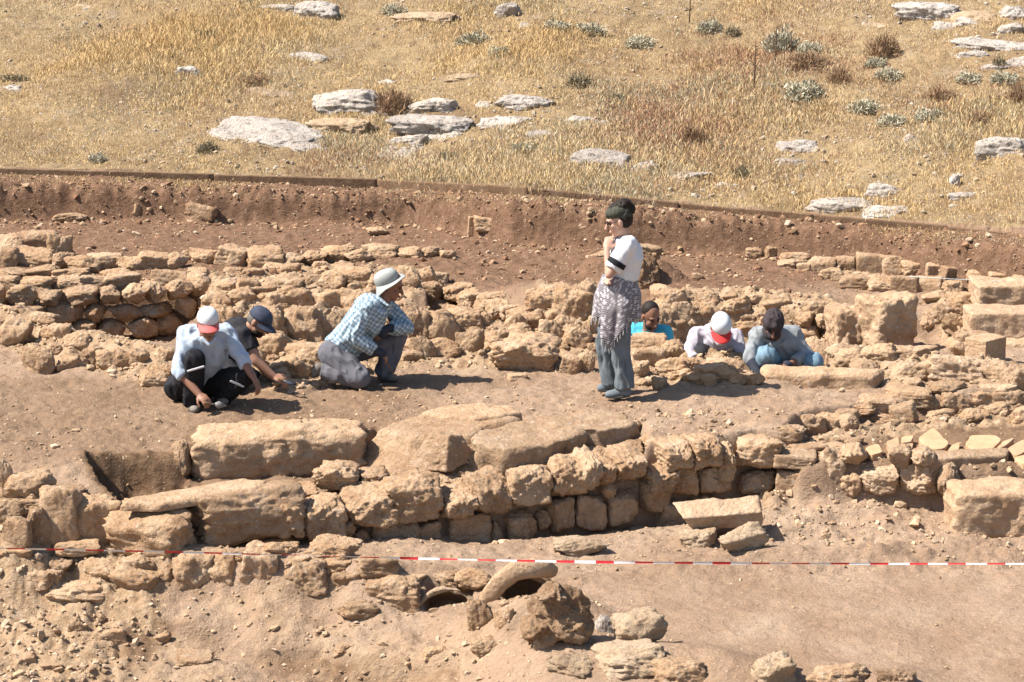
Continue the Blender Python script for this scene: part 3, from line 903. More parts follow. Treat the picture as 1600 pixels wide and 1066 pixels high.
# --- tilted moulded block on the lower floor -----------------------------------------
Yt_ = 16.05
def tb(px, py, dy): return tuple(at_y(px, py, Yt_ + dy))
P = [tb(1084, 830, .03), tb(1190, 823, .13), tb(1190, 800, .42), tb(1084, 806, .34), tb(1066, 810, -.03), tb(1191, 800, .08), tb(1187, 771, .30), tb(1050, 785, .20)]
tag(beam_block('stone_block', P, 'ashlar', rough=.014, round_=.02, seed=12), 'tilted moulded block lying on the lower floor at the right end of the diagonal wall', 'block')
for bx, lb, k in (((1160, 842, 84, 42), 'rounded stone propping up the front of the tilted moulded block', 'rubble'),
                  ((1090, 842, 62, 30), 'low stone left under the tilted moulded block', 'rubble'),
                  ((905, 853, 84, 26), 'low pale stone on the lower floor at the foot of the diagonal wall', 'rubble')):
    single('loose_stone', lb, 'stone', bx, k, 'mortar', sink=.4)
# --- flagged floor ---------------------------------------------------------------------
fl = thing('flagstone_floor', hit(1440, 690), 'patch of broken terracotta flags in a dark sunken floor at the right edge', 'paving')
for o_ in ([(1384, 690), (1404, 682), (1405, 704), (1396, 706)], [(1409, 682), (1428, 680), (1424, 690), (1408, 692)], [(1408, 694), (1428, 692), (1424, 704), (1408, 706)],
           [(1434, 684), (1458, 668), (1484, 692), (1474, 702), (1450, 700)], [(1488, 696), (1500, 690), (1498, 703), (1480, 704)], [(1507, 694), (1516, 681), (1556, 680), (1566, 686), (1548, 703), (1520, 702)],
           [(1566, 690), (1586, 684), (1572, 696), (1552, 706)], [(1572, 702), (1600, 686), (1626, 690), (1590, 712)], [(1428, 704), (1470, 706), (1462, 712), (1430, 712)], [(1352, 700), (1372, 694), (1380, 706), (1362, 710)],
           [(1500, 708), (1540, 707), (1534, 714), (1504, 715)], [(1584, 716), (1612, 706), (1640, 712), (1600, 724)]):
    slab('flagstone', o_, -.09, -.15, 'tile', fl, bevel=.006, rough=.004, na=28, edge=.006, tiltx=rnd.uniform(-.03, .03), tilty=rnd.uniform(-.03, .05))
e3 = wall('crumbling stone edging behind the broken terracotta flags', (1400, 650))
rocks(e3, [(1412, 645, 44, 36, 'block'), (1380, 655, 60, 16), (1326, 662, 34, 32), (1290, 660, 60, 30), (1262, 664, 60, 34), (1226, 680, 54, 30), (1318, 650, 50, 26), (1450, 632, 60, 30), (1492, 628, 48, 32), (1530, 622, 50, 24), (1340, 640, 60, 20, 'block'),
           (1575, 622, 60, 28, 'block'), (1560, 640, 50, 24), (1520, 650, 50, 22), (1470, 650, 44, 20), (1600, 650, 50, 30), (1420, 618, 76, 26, 'block'), (1480, 606, 60, 20), (1370, 628, 60, 18, 'block'), (1305, 690, 34, 14)], 'rubble', sink=.35)
rocks(e3, [(1535, 640, 26, 18), (1505, 640, 26, 18), (1588, 638, 30, 18)], 'rubble', 'earthlump', sink=.3)

# --- broken jar and the lumps round it -------------------------------------------------
el = thing('earth_lump', hit(870, 1005), 'big clump of caked earth and stones right of the broken jar rim', 'earth lump')
rocks(el, [(870, 962, 112, 94, 'lump'), (838, 985, 52, 48, 'rubble'), (906, 984, 46, 44, 'rubble'), (862, 928, 56, 40, 'lump')], 'rubble', 'earthlump', name='clod', sink=.1, Y=float(el.location.y) - .05, depth=.3)
for bx, lb, k, m_ in (((944, 975, 32, 30), 'small round stone right of the big earth lump', 'rubble', 'grey'), ((1000, 980, 84, 44), 'pale broken stone at the edge of the lower floor below the tape', 'rubble', 'mortar'),
                      ((850, 1000, 34, 24), 'small stone at the foot of the big earth lump', 'rubble', 'mortar'), ((788, 968, 34, 36), 'round stone directly under the broken jar rim', 'rubble', 'tan'),
                      ((752, 960, 44, 50), 'upright stone between the dark hollow and the broken jar rim', 'rubble', 'tan'),
                      ((900, 1040, 90, 30), 'low pale rock at the bottom edge below the big earth lump', 'big', 'mortar'), ((985, 1032, 120, 44), 'wide low pale rock at the bottom edge left of the lower floor', 'big', 'mortar'),
                      ((1060, 1052, 90, 40), 'crumbly rock at the bottom edge left of the lower floor', 'big', 'tan'), ((1210, 1050, 70, 50), 'pale rock at the bottom edge under the middle of the lower floor', 'big', 'mortar'),
                      ((1310, 1056, 110, 40), 'flat tan rock at the bottom edge right of the pale rock', 'big', 'tan'), ((1400, 1060, 60, 30), 'low rock at the bottom edge, rightmost of those below the lower floor', 'big', 'earthlump')):
    single('loose_stone', lb, 'stone', bx, k, m_, sink=.6)

def tube_mesh(name, pts, radii, mat, nseg=14, flat=1.0, wob=0.0, closed=True, seed=3):
    pts = [Vector([float(v) for v in p]) for p in pts]
    V = []; n = len(pts)
    for i, p in enumerate(pts):
        t = (pts[min(i + 1, n - 1)] - pts[max(i - 1, 0)]).normalized()
        a = t.orthogonal() if abs(t.z) > .95 else t.cross(Vector((0, 0, 1)))
        a.normalize(); b = t.cross(a)
        for k in range(nseg):
            an = 2 * math.pi * k / nseg
            r = radii[i]
            q = p + a * math.cos(an) * r + b * math.sin(an) * r * flat
            if wob: q += Vector((1, 1, 1)) * float(wob * vnoise(q.x * 14, q.y * 14, q.z * 14, seed))
            V.append(q)
    F = [[i * nseg + k, i * nseg + (k + 1) % nseg, (i + 1) * nseg + (k + 1) % nseg, (i + 1) * nseg + k] for i in range(n - 1) for k in range(nseg)]
    V = np.array([tuple(v) for v in V])
    Fs = [np.array(F)]
    if closed:
        V = np.vstack([V, [tuple(pts[0]), tuple(pts[-1])]])
        c0, c1 = len(V) - 2, len(V) - 1
        Fs.append(np.array([[c0, (k + 1) % nseg, k] for k in range(nseg)] + [[c1, (n - 1) * nseg + k, (n - 1) * nseg + (k + 1) % nseg] for k in range(nseg)]))
    return V, Fs

def tube(name, pts, radii, mat, parent=None, **kw):
    V, F = tube_mesh(name, pts, radii, mat, **kw)
    base = np.array([V[:, 0].mean(), V[:, 1].mean(), V[:, 2].min()])
    me = mesh_np(name, V - base, F, mat)
    loc = Vector(base)
    if parent is not None: loc -= parent.location
    return link(name, me, parent, loc)

# the jar: a thick curved rim with its broken body behind it, mouth to the right
Yj = 14.95
jar = thing('broken_jar', at_y(820, 945, Yj), 'thick curved rim of a broken clay jar sticking out of the bank below the tape', 'jar')
arc = [(756, 950, .0), (766, 930, .0), (782, 909, .0), (804, 893, .0), (830, 886, .02), (852, 888, .05), (866, 897, .08)]
tube('rim', [at_y(px, py, Yj + dy) for px, py, dy in arc], [.045, .05, .052, .054, .05, .045, .03], M['ashlar'], jar, wob=.020, flat=1.25, nseg=18)
Vj = []
na_, nb_ = 22, 10
cj = at_y(822, 940, Yj + .05)
for i in range(nb_):
    f = i / (nb_ - 1)
    for k in range(na_):
        an = math.radians(-25 + 215 * k / (na_ - 1))
        R_ = .235 * (1 - .30 * f * f)
        q = np.array([cj[0] - .02 + R_ * math.cos(an), cj[1] + .02 + .34 * f, cj[2] - .02 + R_ * math.sin(an) * .9])
        Vj.append(q + .01 * vnoise(q[0] * 12, q[1] * 12, q[2] * 12, 4))
Vj = np.array(Vj)
Fj = np.array([[i * na_ + k, i * na_ + k + 1, (i + 1) * na_ + k + 1, (i + 1) * na_ + k] for i in range(nb_ - 1) for k in range(na_ - 1)])
jb = link('body', mesh_np('jar_body', Vj - np.array(jar.location), Fj, M['earthlump']), jar)
md = jb.modifiers.new('wall', 'SOLIDIFY'); md.thickness = .03; md.offset = 1
# dark hollow: a small broken pot mouth set in the bank
pot = thing('buried_pot', at_y(700, 950, 15.0), 'round dark pot hollow set in the plastered bank left of the broken jar rim', 'pot')
rp = [at_y(700 + 42 * math.cos(a), 948 + 27 * math.sin(a), 15.03 - .03 * math.sin(a)) for a in np.linspace(0, 2 * math.pi, 26)]
tube('rim', rp, [.018 + .008 * float(vnoise(i * .9, 0.0, seed=8)) for i in range(26)], M['mortar'], pot, wob=.010, nseg=10)
Vp = []
for i in range(8):
    f = i / 7
    for k in range(24):
        a = 2 * math.pi * k / 24
        c = at_y(700 + 42 * (1 - .85 * f * f) * math.cos(a), 948 + 27 * (1 - .85 * f * f) * math.sin(a), 15.03 + .22 * math.sin(f * 1.57))
        Vp.append(c)
Vp = np.array(Vp)
Fp = np.array([[i * 24 + k, i * 24 + (k + 1) % 24, (i + 1) * 24 + (k + 1) % 24, (i + 1) * 24 + k] for i in range(7) for k in range(24)])
pb = link('body', mesh_np('pot_body', Vp - np.array(pot.location), Fp, M['earthlump']), pot)

for bx, lb, k in (((44, 1030, 26, 22), 'small pale stone in the brown earth at the bottom left corner', 'rubble'), ((178, 996, 44, 26), 'tilted pale flake of plaster in the brown earth at the lower left', 'block'),
                  ((120, 975, 30, 26), 'small stone under the crust edge at the lower left', 'rubble'), ((305, 1032, 60, 20), 'flat pale slab in the brown earth at the bottom left', 'block'), ((80, 1042, 40, 12), 'thin flat stone at the very bottom left', 'block'),
                  ((255, 995, 24, 16), 'small stone by the middle of the crust edge', 'rubble'), ((540, 1015, 40, 20), 'small stone in the bank at the bottom left of the buried pot', 'rubble'), ((680, 1020, 40, 16), 'flat stone in the bank straight below the buried pot', 'block'),
                  ((760, 1010, 50, 26), 'pale lump in the bank below the broken jar rim', 'rubble')):
    single('loose_stone', lb, 'stone', bx, k, 'tan', sink=.4)
# --- left edge rocks -------------------------------------------------------------------
for bx, lb, k in (((48, 760, 80, 44), 'pale jagged rock at the left edge below the work floor', 'rubble'), ((6, 745, 30, 60), 'dark edged rock cut by the left edge beside the jagged rock', 'rubble'),
                  ((60, 790, 60, 22), 'low flat stone under the pale jagged rock at the left edge', 'block'), ((14, 800, 50, 44), 'brown rock at the left edge above the tape', 'rubble'),
                  ((110, 770, 46, 20), 'flat stone between the jagged rock and the dark hole', 'block')):
    single('loose_stone', lb, 'stone', bx, k)

# --- sunken room at left: back wall in shade ------------------------------------------------
w2 = wall('back wall of the sunken room at the left, its squared stones in deep shade', (180, 480))
zt = .17
ln = top_line([(-40, 452), (60, 454), (150, 452), (240, 448), (330, 436)], zt, -.36)
courses(w2, ln, 3, .27, depth=.28, kind='rubble', hj=.4)
strew(w2, [(-20, 438), (120, 434), (330, 424), (430, 420), (430, 430), (330, 440), (150, 446), (-20, 448)], 22, (30, 64), flat=.42, kind='block', sink=.45)
w2b = wall('rubble lip in front of the sunken room at the left edge', (60, 530))
strew(w2b, [(-10, 478), (40, 488), (100, 515), (160, 535), (260, 540), (265, 585), (200, 580), (120, 575), (40, 550), (-10, 530)], 44, (24, 62), flat=.6, sink=.45)
rocks(w2b, [(60, 560, 56, 44), (95, 520, 40, 28, 'block'), (70, 498, 44, 18, 'block'), (240, 592, 44, 26, 'block'), (215, 560, 44, 34), (150, 556, 50, 34), (24, 520, 60, 50)], 'rubble', sink=.35)

# --- back low walls ---------------------------------------------------------------------------
w5 = wall('low broken wall stub at the left edge, farthest back before the earth cut', (50, 400))
rocks(w5, [(20, 382, 56, 34), (62, 378, 60, 36, 'block'), (92, 385, 40, 44, 'rubble'), (50, 402, 70, 28, 'block'), (12, 402, 40, 34), (100, 405, 44, 24), (130, 412, 60, 28), (165, 408, 56, 26, 'block'), (205, 412, 50, 24),
           (240, 408, 60, 26, 'block'), (275, 408, 40, 26), (60, 425, 60, 20), (110, 428, 60, 18, 'block'), (185, 428, 56, 18), (20, 428, 56, 18)], 'rubble', sink=.35)
w6 = wall('low line of stones across the red earth behind the man in the bucket hat', (500, 400))
rocks(w6, [(318, 400, 50, 24), (365, 400, 54, 32, 'block'), (415, 402, 60, 34, 'block'), (455, 406, 40, 22), (490, 402, 44, 22), (525, 396, 50, 24), (560, 400, 44, 22), (600, 394, 50, 22, 'block'), (640, 396, 46, 20), (675, 394, 40, 18),
           (700, 398, 26, 14), (300, 396, 34, 18), (580, 386, 30, 10), (545, 386, 30, 10)], 'rubble', sink=.3)

# --- rubble mass behind the kneeling men --------------------------------------------------------
w7 = wall('thick ruined rubble wall behind the kneeling man in the plaid shirt', (470, 500))
rocks(w7, [(350, 500, 60, 54, 'big'), (420, 510, 70, 66, 'big'), (480, 505, 90, 72, 'big'), (525, 515, 50, 60), (490, 560, 90, 50, 'big'), (450, 575, 70, 40), (430, 540, 60, 50), (390, 560, 50, 40), (455, 600, 60, 20),
           (560, 470, 60, 44), (520, 470, 56, 36, 'block'), (470, 466, 54, 34), (430, 470, 44, 30), (555, 432, 62, 28, 'block'), (590, 440, 40, 26), (520, 438, 46, 34), (490, 440, 40, 24), (450, 446, 56, 24, 'block'), (410, 452, 50, 24),
           (380, 462, 50, 30), (340, 470, 50, 30), (360, 446, 44, 20), (640, 432, 40, 34), (668, 430, 34, 30), (612, 430, 30, 26)], 'rubble', sink=.4)
strew(w7, [(330, 450), (620, 435), (640, 500), (560, 540), (440, 590), (340, 560)], 55, (20, 40), flat=.65, sink=.4)
strew(w7, [(430, 415), (520, 412), (560, 424), (440, 434)], 10, (22, 40), flat=.5, sink=.4, kind='block')
w8 = wall('dark faced wall running right from the bucket hat to the middle pit', (720, 470))
ln = [(*at_z(628, 452, .22)[:2], .22, -.18), (*at_z(700, 462, .14)[:2], .14, -.25), (*at_z(800, 492, .02)[:2], .02, -.32)]
ln = top_line([(625, 442), (700, 450), (760, 470), (806, 490)], .17, -.30)
courses(w8, ln, 3, .21, depth=.24)
strew(w8, [(620, 425), (690, 432), (770, 458), (812, 480), (800, 488), (750, 468), (690, 448), (620, 440)], 16, (24, 44), flat=.45, kind='block', sink=.4)
w9 = wall('lumpy sunlit rubble between the kneeling man and the large boulder', (700, 520))
rocks(w9, [(650, 505, 60, 60, 'big'), (690, 510, 60, 52), (720, 502, 70, 40, 'big'), (735, 536, 46, 44), (690, 545, 60, 36), (660, 545, 40, 44), (780, 530, 60, 30), (815, 520, 44, 28), (640, 560, 40, 24), (755, 500, 30, 24)], 'rubble', sink=.4)
strew(w9, [(640, 490), (760, 490), (830, 520), (760, 550), (640, 570)], 16, (18, 34), sink=.4)
single('loose_stone', 'large boulder on the work floor left of the standing woman', 'boulder', (820, 553, 118, 56), 'big', depth=.5, sink=.2, yaw=.1)
for bx, lb, k in (((893, 570, 36, 28), 'squared stone leaning at the right end of the large boulder', 'block'), ((915, 566, 30, 32), 'stone behind the standing woman\'s legs next to the large boulder', 'rubble'),
                  ((808, 590, 30, 10), 'thin flat stone lying before the large boulder', 'squared')):
    single('loose_stone', lb, 'stone', bx, k)
w10 = wall('ruined rubble wall left of the standing woman, right of the middle pit', (870, 490))
rocks(w10, [(850, 470, 60, 46, 'big'), (895, 475, 70, 60, 'big'), (920, 455, 44, 40), (860, 520, 40, 44), (900, 525, 50, 40), (935, 500, 40, 60), (830, 500, 40, 36), (880, 505, 40, 26), (850, 545, 40, 26), (806, 505, 40, 34)], 'rubble', sink=.4)
strew(w10, [(825, 455), (940, 445), (940, 545), (840, 545)], 18, (18, 34), sink=.4)
w11 = wall('rubble wall stretching behind the three crouching workers at the right', (1120, 480))
strew(w11, [(1030, 455), (1120, 462), (1240, 470), (1300, 475), (1300, 500), (1150, 505), (1040, 515)], 60, (22, 50), flat=.6, sink=.4)
rocks(w11, [(1050, 470, 50, 36, 'big'), (1062, 484, 34, 26, 'block'), (1100, 485, 50, 34), (1150, 478, 60, 34, 'big'), (1215, 475, 50, 30), (1260, 490, 44, 30, 'block'), (1280, 484, 50, 34, 'big'), (1030, 500, 44, 34), (1060, 510, 50, 30), (1170, 505, 60, 26)], 'rubble', sink=.4)
ln = top_line([(1238, 492), (1310, 494)], .10, -.28)
courses(w11, ln, 3, .2, depth=.22, kind='rubble')
w12 = wall('rubble ridge in front of the crouching men with only heads and shoulders showing', (1070, 560))
rocks(w12, [(1012, 538, 60, 32, 'block'), (1040, 524, 40, 30, 'block'), (1052, 546, 40, 34), (1010, 560, 60, 36), (1060, 576, 70, 34, 'big'), (1122, 580, 84, 34, 'big'), (990, 578, 50, 34), (1090, 590, 50, 18), (1152, 590, 34, 18), (1172, 591, 30, 16)], 'rubble', sink=.35)
strew(w12, [(985, 555), (1150, 560), (1190, 595), (1000, 600)], 18, (16, 30), sink=.4)
# --- remnant pillar of earth behind the woman ---------------------------------------------
pil = thing('earth_pillar', hit(980, 442), 'undug pillar of earth capped with stones behind the standing woman', 'earth pillar')
rocks(pil, [(1000, 420, 72, 58, 'lump')], 'lump', 'earthlump', name='earth_core', sink=.3, depth=.4)
rocks(pil, [(942, 402, 44, 26), (1010, 392, 50, 20, 'block'), (980, 400, 40, 20), (1020, 402, 26, 26, 'rubble')], 'rubble', Y=22.9)
# --- big threshold slab ---------------------------------------------------------------------
Yk = 18.75
x0 = at_y(1195, 585, Yk)[0]; x1 = at_y(1368, 585, Yk - .02)[0]
ztk = at_y(1290, 583, Yk)[2]
P = []
for z in (-.12, ztk + .01):
    P += [(x0, Yk + .02, z), (x1, Yk - .10, z), (x1 + .10, Yk + .14, z), (x0 + .0, Yk + .30, z)]
tag(beam_block('stone_block', P, 'ashlar', rough=.02, round_=.05, seed=15, freq=4), 'long threshold slab with a dark right end in front of the worker in jeans', 'slab')
# --- right hand buildings -----------------------------------------------------------------------
w13 = wall('row of large sunlit dressed stones below the earth cut at the right', (1400, 440))
rocks(w13, [(1180, 392, 30, 16), (1208, 393, 26, 18), (1240, 402, 50, 16), (1285, 414, 46, 26, 'block'), (1322, 414, 36, 26, 'block'), (1360, 412, 46, 32, 'squared'), (1398, 415, 40, 32, 'block'), (1430, 418, 40, 22), (1462, 420, 30, 18, 'squared'),
            (1490, 426, 40, 20, 'squared'), (1530, 428, 40, 20, 'block'), (1565, 434, 40, 20, 'squared'), (1598, 438, 40, 18, 'block'), (1630, 446, 40, 18, 'block'), (1340, 440, 60, 22, 'block'), (1380, 444, 50, 24, 'block'), (1300, 428, 40, 18),
            (1412, 444, 46, 26, 'squared'), (1450, 446, 46, 24, 'squared'), (1488, 450, 44, 22, 'block'), (1260, 418, 30, 16), (1230, 412, 30, 12)], 'block', sink=.35)
quad_block('stone_block', 'wide ochre dressed block at the right edge under the row of dressed stones', 'block', (1530, 1660, 448), 21.0, .5, -.05, rough=.02, seed=21)
quad_block('stone_block', 'long low dressed block at the right edge above the small cube shaped block', 'block', (1518, 1680, 490), 20.3, .4, -.05, rough=.015, seed=22)
tag(slab('stone_slab', [(1475, 525), (1510, 508), (1600, 500), (1680, 505), (1690, 540), (1560, 535), (1500, 540)], .07, -.15, 'ashlar', rough=.02), 'flat dressed slab behind the small cube shaped block', 'slab')
quad_block('stone_block', 'tall upright squared stone with a deep shaded side, right of the workers', 'block', (1376, 1440, 470), 20.35, .42, -.22, yaw=.55, rough=.035, round_=.05, seed=23)
quad_block('stone_block', 'low ochre block joined to the left of the tall upright squared stone', 'block', (1308, 1382, 486), 20.5, .36, -.22, yaw=.25, rough=.035, round_=.05, seed=24)
quad_block('stone_block', 'small cube shaped block standing alone near the right edge', 'block', (1530, 1584, 530), 19.5, .22, -.06, yaw=.75, rough=.004, round_=.008, seed=25)
w14 = wall('scatter of tumbled wall stones between the tall upright stone and the right edge', (1500, 480))
rocks(w14, [(1470, 490, 50, 34), (1510, 475, 60, 36, 'block'), (1535, 485, 40, 34), (1460, 465, 44, 22), (1490, 505, 44, 34), (1520, 530, 60, 30, 'block'), (1505, 545, 40, 24), (1555, 470, 40, 16), (1450, 505, 30, 24), (1575, 488, 30, 12)], 'rubble', sink=.35)
w15 = wall('low mortared rubble behind the long threshold slab at the right', (1400, 575))
rocks(w15, [(1330, 560, 60, 34), (1375, 555, 70, 34, 'big'), (1410, 550, 44, 20, 'block'), (1440, 550, 50, 18, 'block'), (1420, 580, 60, 34), (1500, 578, 100, 46, 'big'), (1560, 580, 50, 38), (1460, 575, 60, 36), (1290, 550, 36, 44), (1268, 545, 30, 40),
            (1310, 550, 40, 20), (1600, 590, 60, 40, 'big'), (1560, 610, 60, 20), (1420, 600, 40, 16), (1350, 575, 50, 24)], 'rubble', 'ashlar', sink=.4)

# --- stones in the earth cut ---------------------------------------------------------------------
for bx, lb, k in (((315, 331, 56, 32), 'tan stone sticking out of the earth cut at the left', 'block'), ((762, 350, 50, 24), 'reddish slab overhanging a dark gap in the earth cut', 'block'), ((737, 352, 12, 28), 'narrow upright stone in the earth cut beside the reddish slab', 'squared'),
                  ((590, 361, 36, 14), 'small flat stone on the red earth below the earth cut', 'rubble'), ((110, 340, 60, 14), 'flat pale stone at the foot of the earth cut near the left edge', 'block'),
                  ((911, 353, 14, 12), 'pale lump in the earth cut left of the woman\'s head', 'rubble'), ((1090, 432, 18, 12), 'small stone on the floor right of the earth pillar', 'rubble'), ((215, 326, 14, 18), 'small light stone in the earth cut near the left', 'rubble')):
    single('loose_stone', lb, 'stone', bx, k, sink=.3)

# --- timber edging -----------------------------------------------------------------------------
tim = [(-40, 261), (334, 271), (334, 272), (590, 279), (590, 280), (826, 292), (826, 293), (1062, 316), (1062, 317), (1270, 334), (1270, 335), (1480, 352), (1480, 353), (1680, 374)]
lbs = ['leftmost timber plank edging the foot of the hill', 'timber plank edging the hill above the man in the bucket hat', 'timber plank edging the hill left of the standing woman', 'timber plank edging the hill directly behind the woman\'s head',
       'half buried timber plank edging the hill right of the woman', 'timber plank edging the hill below the long white outcrop', 'timber plank edging the hill at the right edge']
for i in range(7):
    (p0, q0), (p1, q1) = tim[2 * i], tim[2 * i + 1]
    def tp(px, py):
        Y = 25.0
        for _ in range(6):
            x = at_y(px, py, Y)[0]; Y = float(timber_line(x)[0])
        return at_y(px, py, Y)
    e0, e1 = tp(p0, q0), tp(p1, q1)
    th = .055; hgt = .20
    P = []
    for dz in (-hgt, 0):
        P += [(e0[0] + .006, e0[1] - th, e0[2] + dz), (e1[0] - .006, e1[1] - th, e1[2] + dz), (e1[0] - .006, e1[1], e1[2] + dz), (e0[0] + .006, e0[1], e0[2] + dz)]
    o = beam_block('timber_plank', P, 'plank', rough=.006, round_=.008, seed=40 + i)
    tag(o, lbs[i], 'plank', 'timber planks edging the hill')
# ================================================================== PEOPLE
def v3(p): return Vector([float(q) for q in p])

def p_loft(secs, n=20):
    """closed lofted trunk; secs = (centre, half width, half depth, right vector, forward vector)"""
    V = []; F = []
    for c, a, b, r, f in secs:
        for k in range(n):
            t = 2 * math.pi * k / n
            ct, st = math.cos(t), math.sin(t)
            # slightly squarish section
            m = (abs(ct) ** 2.5 + abs(st) ** 2.5) ** (-1 / 2.5)
            V.append(v3(c) + r * (a * ct * m) + f * (b * st * m))
    m_ = len(secs)
    for i in range(m_ - 1):
        for k in range(n):
            F.append((i * n + k, i * n + (k + 1) % n, (i + 1) * n + (k + 1) % n, (i + 1) * n + k))
    V.append(v3(secs[0][0])); V.append(v3(secs[-1][0]))
    for k in range(n):
        F.append((len(V) - 2, (k + 1) % n, k)); F.append((len(V) - 1, (m_ - 1) * n + k, (m_ - 1) * n + (k + 1) % n))
    return V, F

def p_cone(p0, p1, r0, r1, c0=True, c1=True, n=14, sq=1.0, ax=None):
    """tapered limb with round (or flat) ends; sq squashes it along the vector ax"""
    p0, p1 = v3(p0), v3(p1)
    d = (p1 - p0); L = d.length; d = d / max(L, 1e-6)
    a = v3(ax) if ax is not None else d.orthogonal()
    a = (a - d * a.dot(d)).normalized(); b = d.cross(a)
    rings = []
    if c0: rings += [(-r0 * math.cos(t), r0 * math.sin(t)) for t in (0.25, .6, 1.0)]
    rings += [(L * t, r0 + (r1 - r0) * t) for t in (0, .33, .66, 1)]
    if c1: rings += [(L + r1 * math.cos(t), r1 * math.sin(t)) for t in (1.0, .6, .25)]
    V = []; F = []
    for s, r in rings:
        for k in range(n):
            t = 2 * math.pi * k / n
            V.append(p0 + d * s + a * (r * math.cos(t) * sq) + b * (r * math.sin(t)))
    m_ = len(rings)
    for i in range(m_ - 1):
        for k in range(n):
            F.append((i * n + k, i * n + (k + 1) % n, (i + 1) * n + (k + 1) % n, (i + 1) * n + k))
    V.append(p0 + d * (rings[0][0] - (r0 * .03 if c0 else 0))); V.append(p0 + d * (rings[-1][0] + (r1 * .03 if c1 else 0)))
    for k in range(n):
        F.append((len(V) - 2, (k + 1) % n, k)); F.append((len(V) - 1, (m_ - 1) * n + k, (m_ - 1) * n + (k + 1) % n))
    return V, F

def p_ell(c, rad, ax=None, n=16, m=10):
    """ellipsoid; ax = (x axis, y axis, z axis)"""
    c = v3(c); X, Y, Z = ax if ax else (Vector((1, 0, 0)), Vector((0, 1, 0)), Vector((0, 0, 1)))
    V = [c - Z * rad[2]]; F = []
    for i in range(1, m):
        ph = -math.pi / 2 + math.pi * i / m
        for k in range(n):
            t = 2 * math.pi * k / n
            V.append(c + X * (rad[0] * math.cos(ph) * math.cos(t)) + Y * (rad[1] * math.cos(ph) * math.sin(t)) + Z * (rad[2] * math.sin(ph)))
    V.append(c + Z * rad[2])
    for k in range(n): F.append((0, 1 + (k + 1) % n, 1 + k))
    for i in range(m - 2):
        for k in range(n):
            a = 1 + i * n
            F.append((a + k, a + (k + 1) % n, a + n + (k + 1) % n, a + n + k))
    for k in range(n): F.append((len(V) - 1, 1 + (m - 2) * n + k, 1 + (m - 2) * n + (k + 1) % n))
    return V, F

def fuse(name, prims, mat, parent, voxel=.009, smooth=3, wrinkle=0.0, wfreq=14, seed=1, stretch=(1, 1, .5), dec=None):
    V = []; F = []
    for pv, pf in prims:
        o = len(V); V += [tuple(p) for p in pv]; F += [tuple(i + o for i in f) for f in pf]
    me = bpy.data.meshes.new(name); me.from_pydata(V, [], F)
    bm = bmesh.new(); bm.from_mesh(me); bmesh.ops.recalc_face_normals(bm, faces=bm.faces); bm.to_mesh(me); bm.free()
    ob = bpy.data.objects.new(name, me); COL.objects.link(ob)
    r = ob.modifiers.new('r', 'REMESH'); r.mode = 'VOXEL'; r.voxel_size = voxel; r.use_smooth_shade = True
    s = ob.modifiers.new('s', 'SMOOTH'); s.factor = .5; s.iterations = smooth
    if dec:
        d = ob.modifiers.new('d', 'DECIMATE'); d.ratio = dec
    dg = bpy.context.evaluated_depsgraph_get()
    out = bpy.data.meshes.new_from_object(ob.evaluated_get(dg), depsgraph=dg)
    bpy.data.objects.remove(ob); bpy.data.meshes.remove(me)
    n = len(out.vertices)
    co = np.empty(n * 3, np.float32); out.vertices.foreach_get('co', co); co = co.reshape(-1, 3).astype(float)
    if wrinkle:
        nr = np.empty(n * 3, np.float32); out.vertices.foreach_get('normal', nr); nr = nr.reshape(-1, 3)
        q = co * wfreq
        wv = 1 - np.abs(fbm(q[:, 0] * stretch[0] + .8 * vnoise(q[:, 0] * .4, q[:, 1] * .4, q[:, 2] * .4, seed + 9), q[:, 1] * stretch[1], q[:, 2] * stretch[2] + q[:, 0] * .5, seed, 2)) * 2
        co = co + nr * (wrinkle * wv)[:, None]
    co -= np.array(parent.location)
    out.vertices.foreach_set('co', co.astype(np.float32).ravel())
    out.name = name
    out.materials.clear(); out.materials.append(mat)
    out.polygons.foreach_set('use_smooth', np.ones(len(out.polygons), bool)); out.update()
    return link(name, out, parent)

def raw(name, prims, mat, parent):
    V = []; F = []
    for pv, pf in prims:
        o = len(V); V += [tuple(v3(p) - parent.location) for p in pv]; F += [tuple(i + o for i in f) for f in pf]
    me = bpy.data.meshes.new(name); me.from_pydata(V, [], F)
    bm = bmesh.new(); bm.from_mesh(me); bmesh.ops.recalc_face_normals(bm, faces=bm.faces); bm.to_mesh(me); bm.free()
    me.polygons.foreach_set('use_smooth', np.ones(len(me.polygons), bool))
    me.materials.append(mat)
    return link(name, me, parent)

class Frame:
    def __init__(s, c, f, u):
        s.c = v3(c); s.f = Vector(f).normalized(); u = Vector(u); s.u = (u - s.f * u.dot(s.f)).normalized(); s.r = s.f.cross(s.u)
        s.ax = (s.r, s.f, s.u)
    def __call__(s, x, y, z): return s.c + s.r * x + s.f * y + s.u * z

def head_prims(h, k=1.0):
    P = [p_ell(h(0, -.012, .028), (.076 * k, .096 * k, .098 * k), h.ax), p_ell(h(0, .022, -.045), (.060 * k, .066 * k, .080 * k), h.ax),
         p_ell(h(0, .062, -.098), (.028, .026, .024), h.ax), p_cone(h(0, .090, .008), h(0, .113, -.032), .009, .0155),
         p_ell(h(0, .076, .028), (.052, .018, .013), h.ax), p_ell(h(.034, .06, -.028), (.026, .026, .026), h.ax), p_ell(h(-.034, .06, -.028), (.026, .026, .026), h.ax),
         p_ell(h(0, .088, -.066), (.024, .012, .012), h.ax)]
    for s in (-1, 1): P.append(p_ell(h(s * .079, -.008, -.008), (.011, .021, .033), h.ax))
    return P

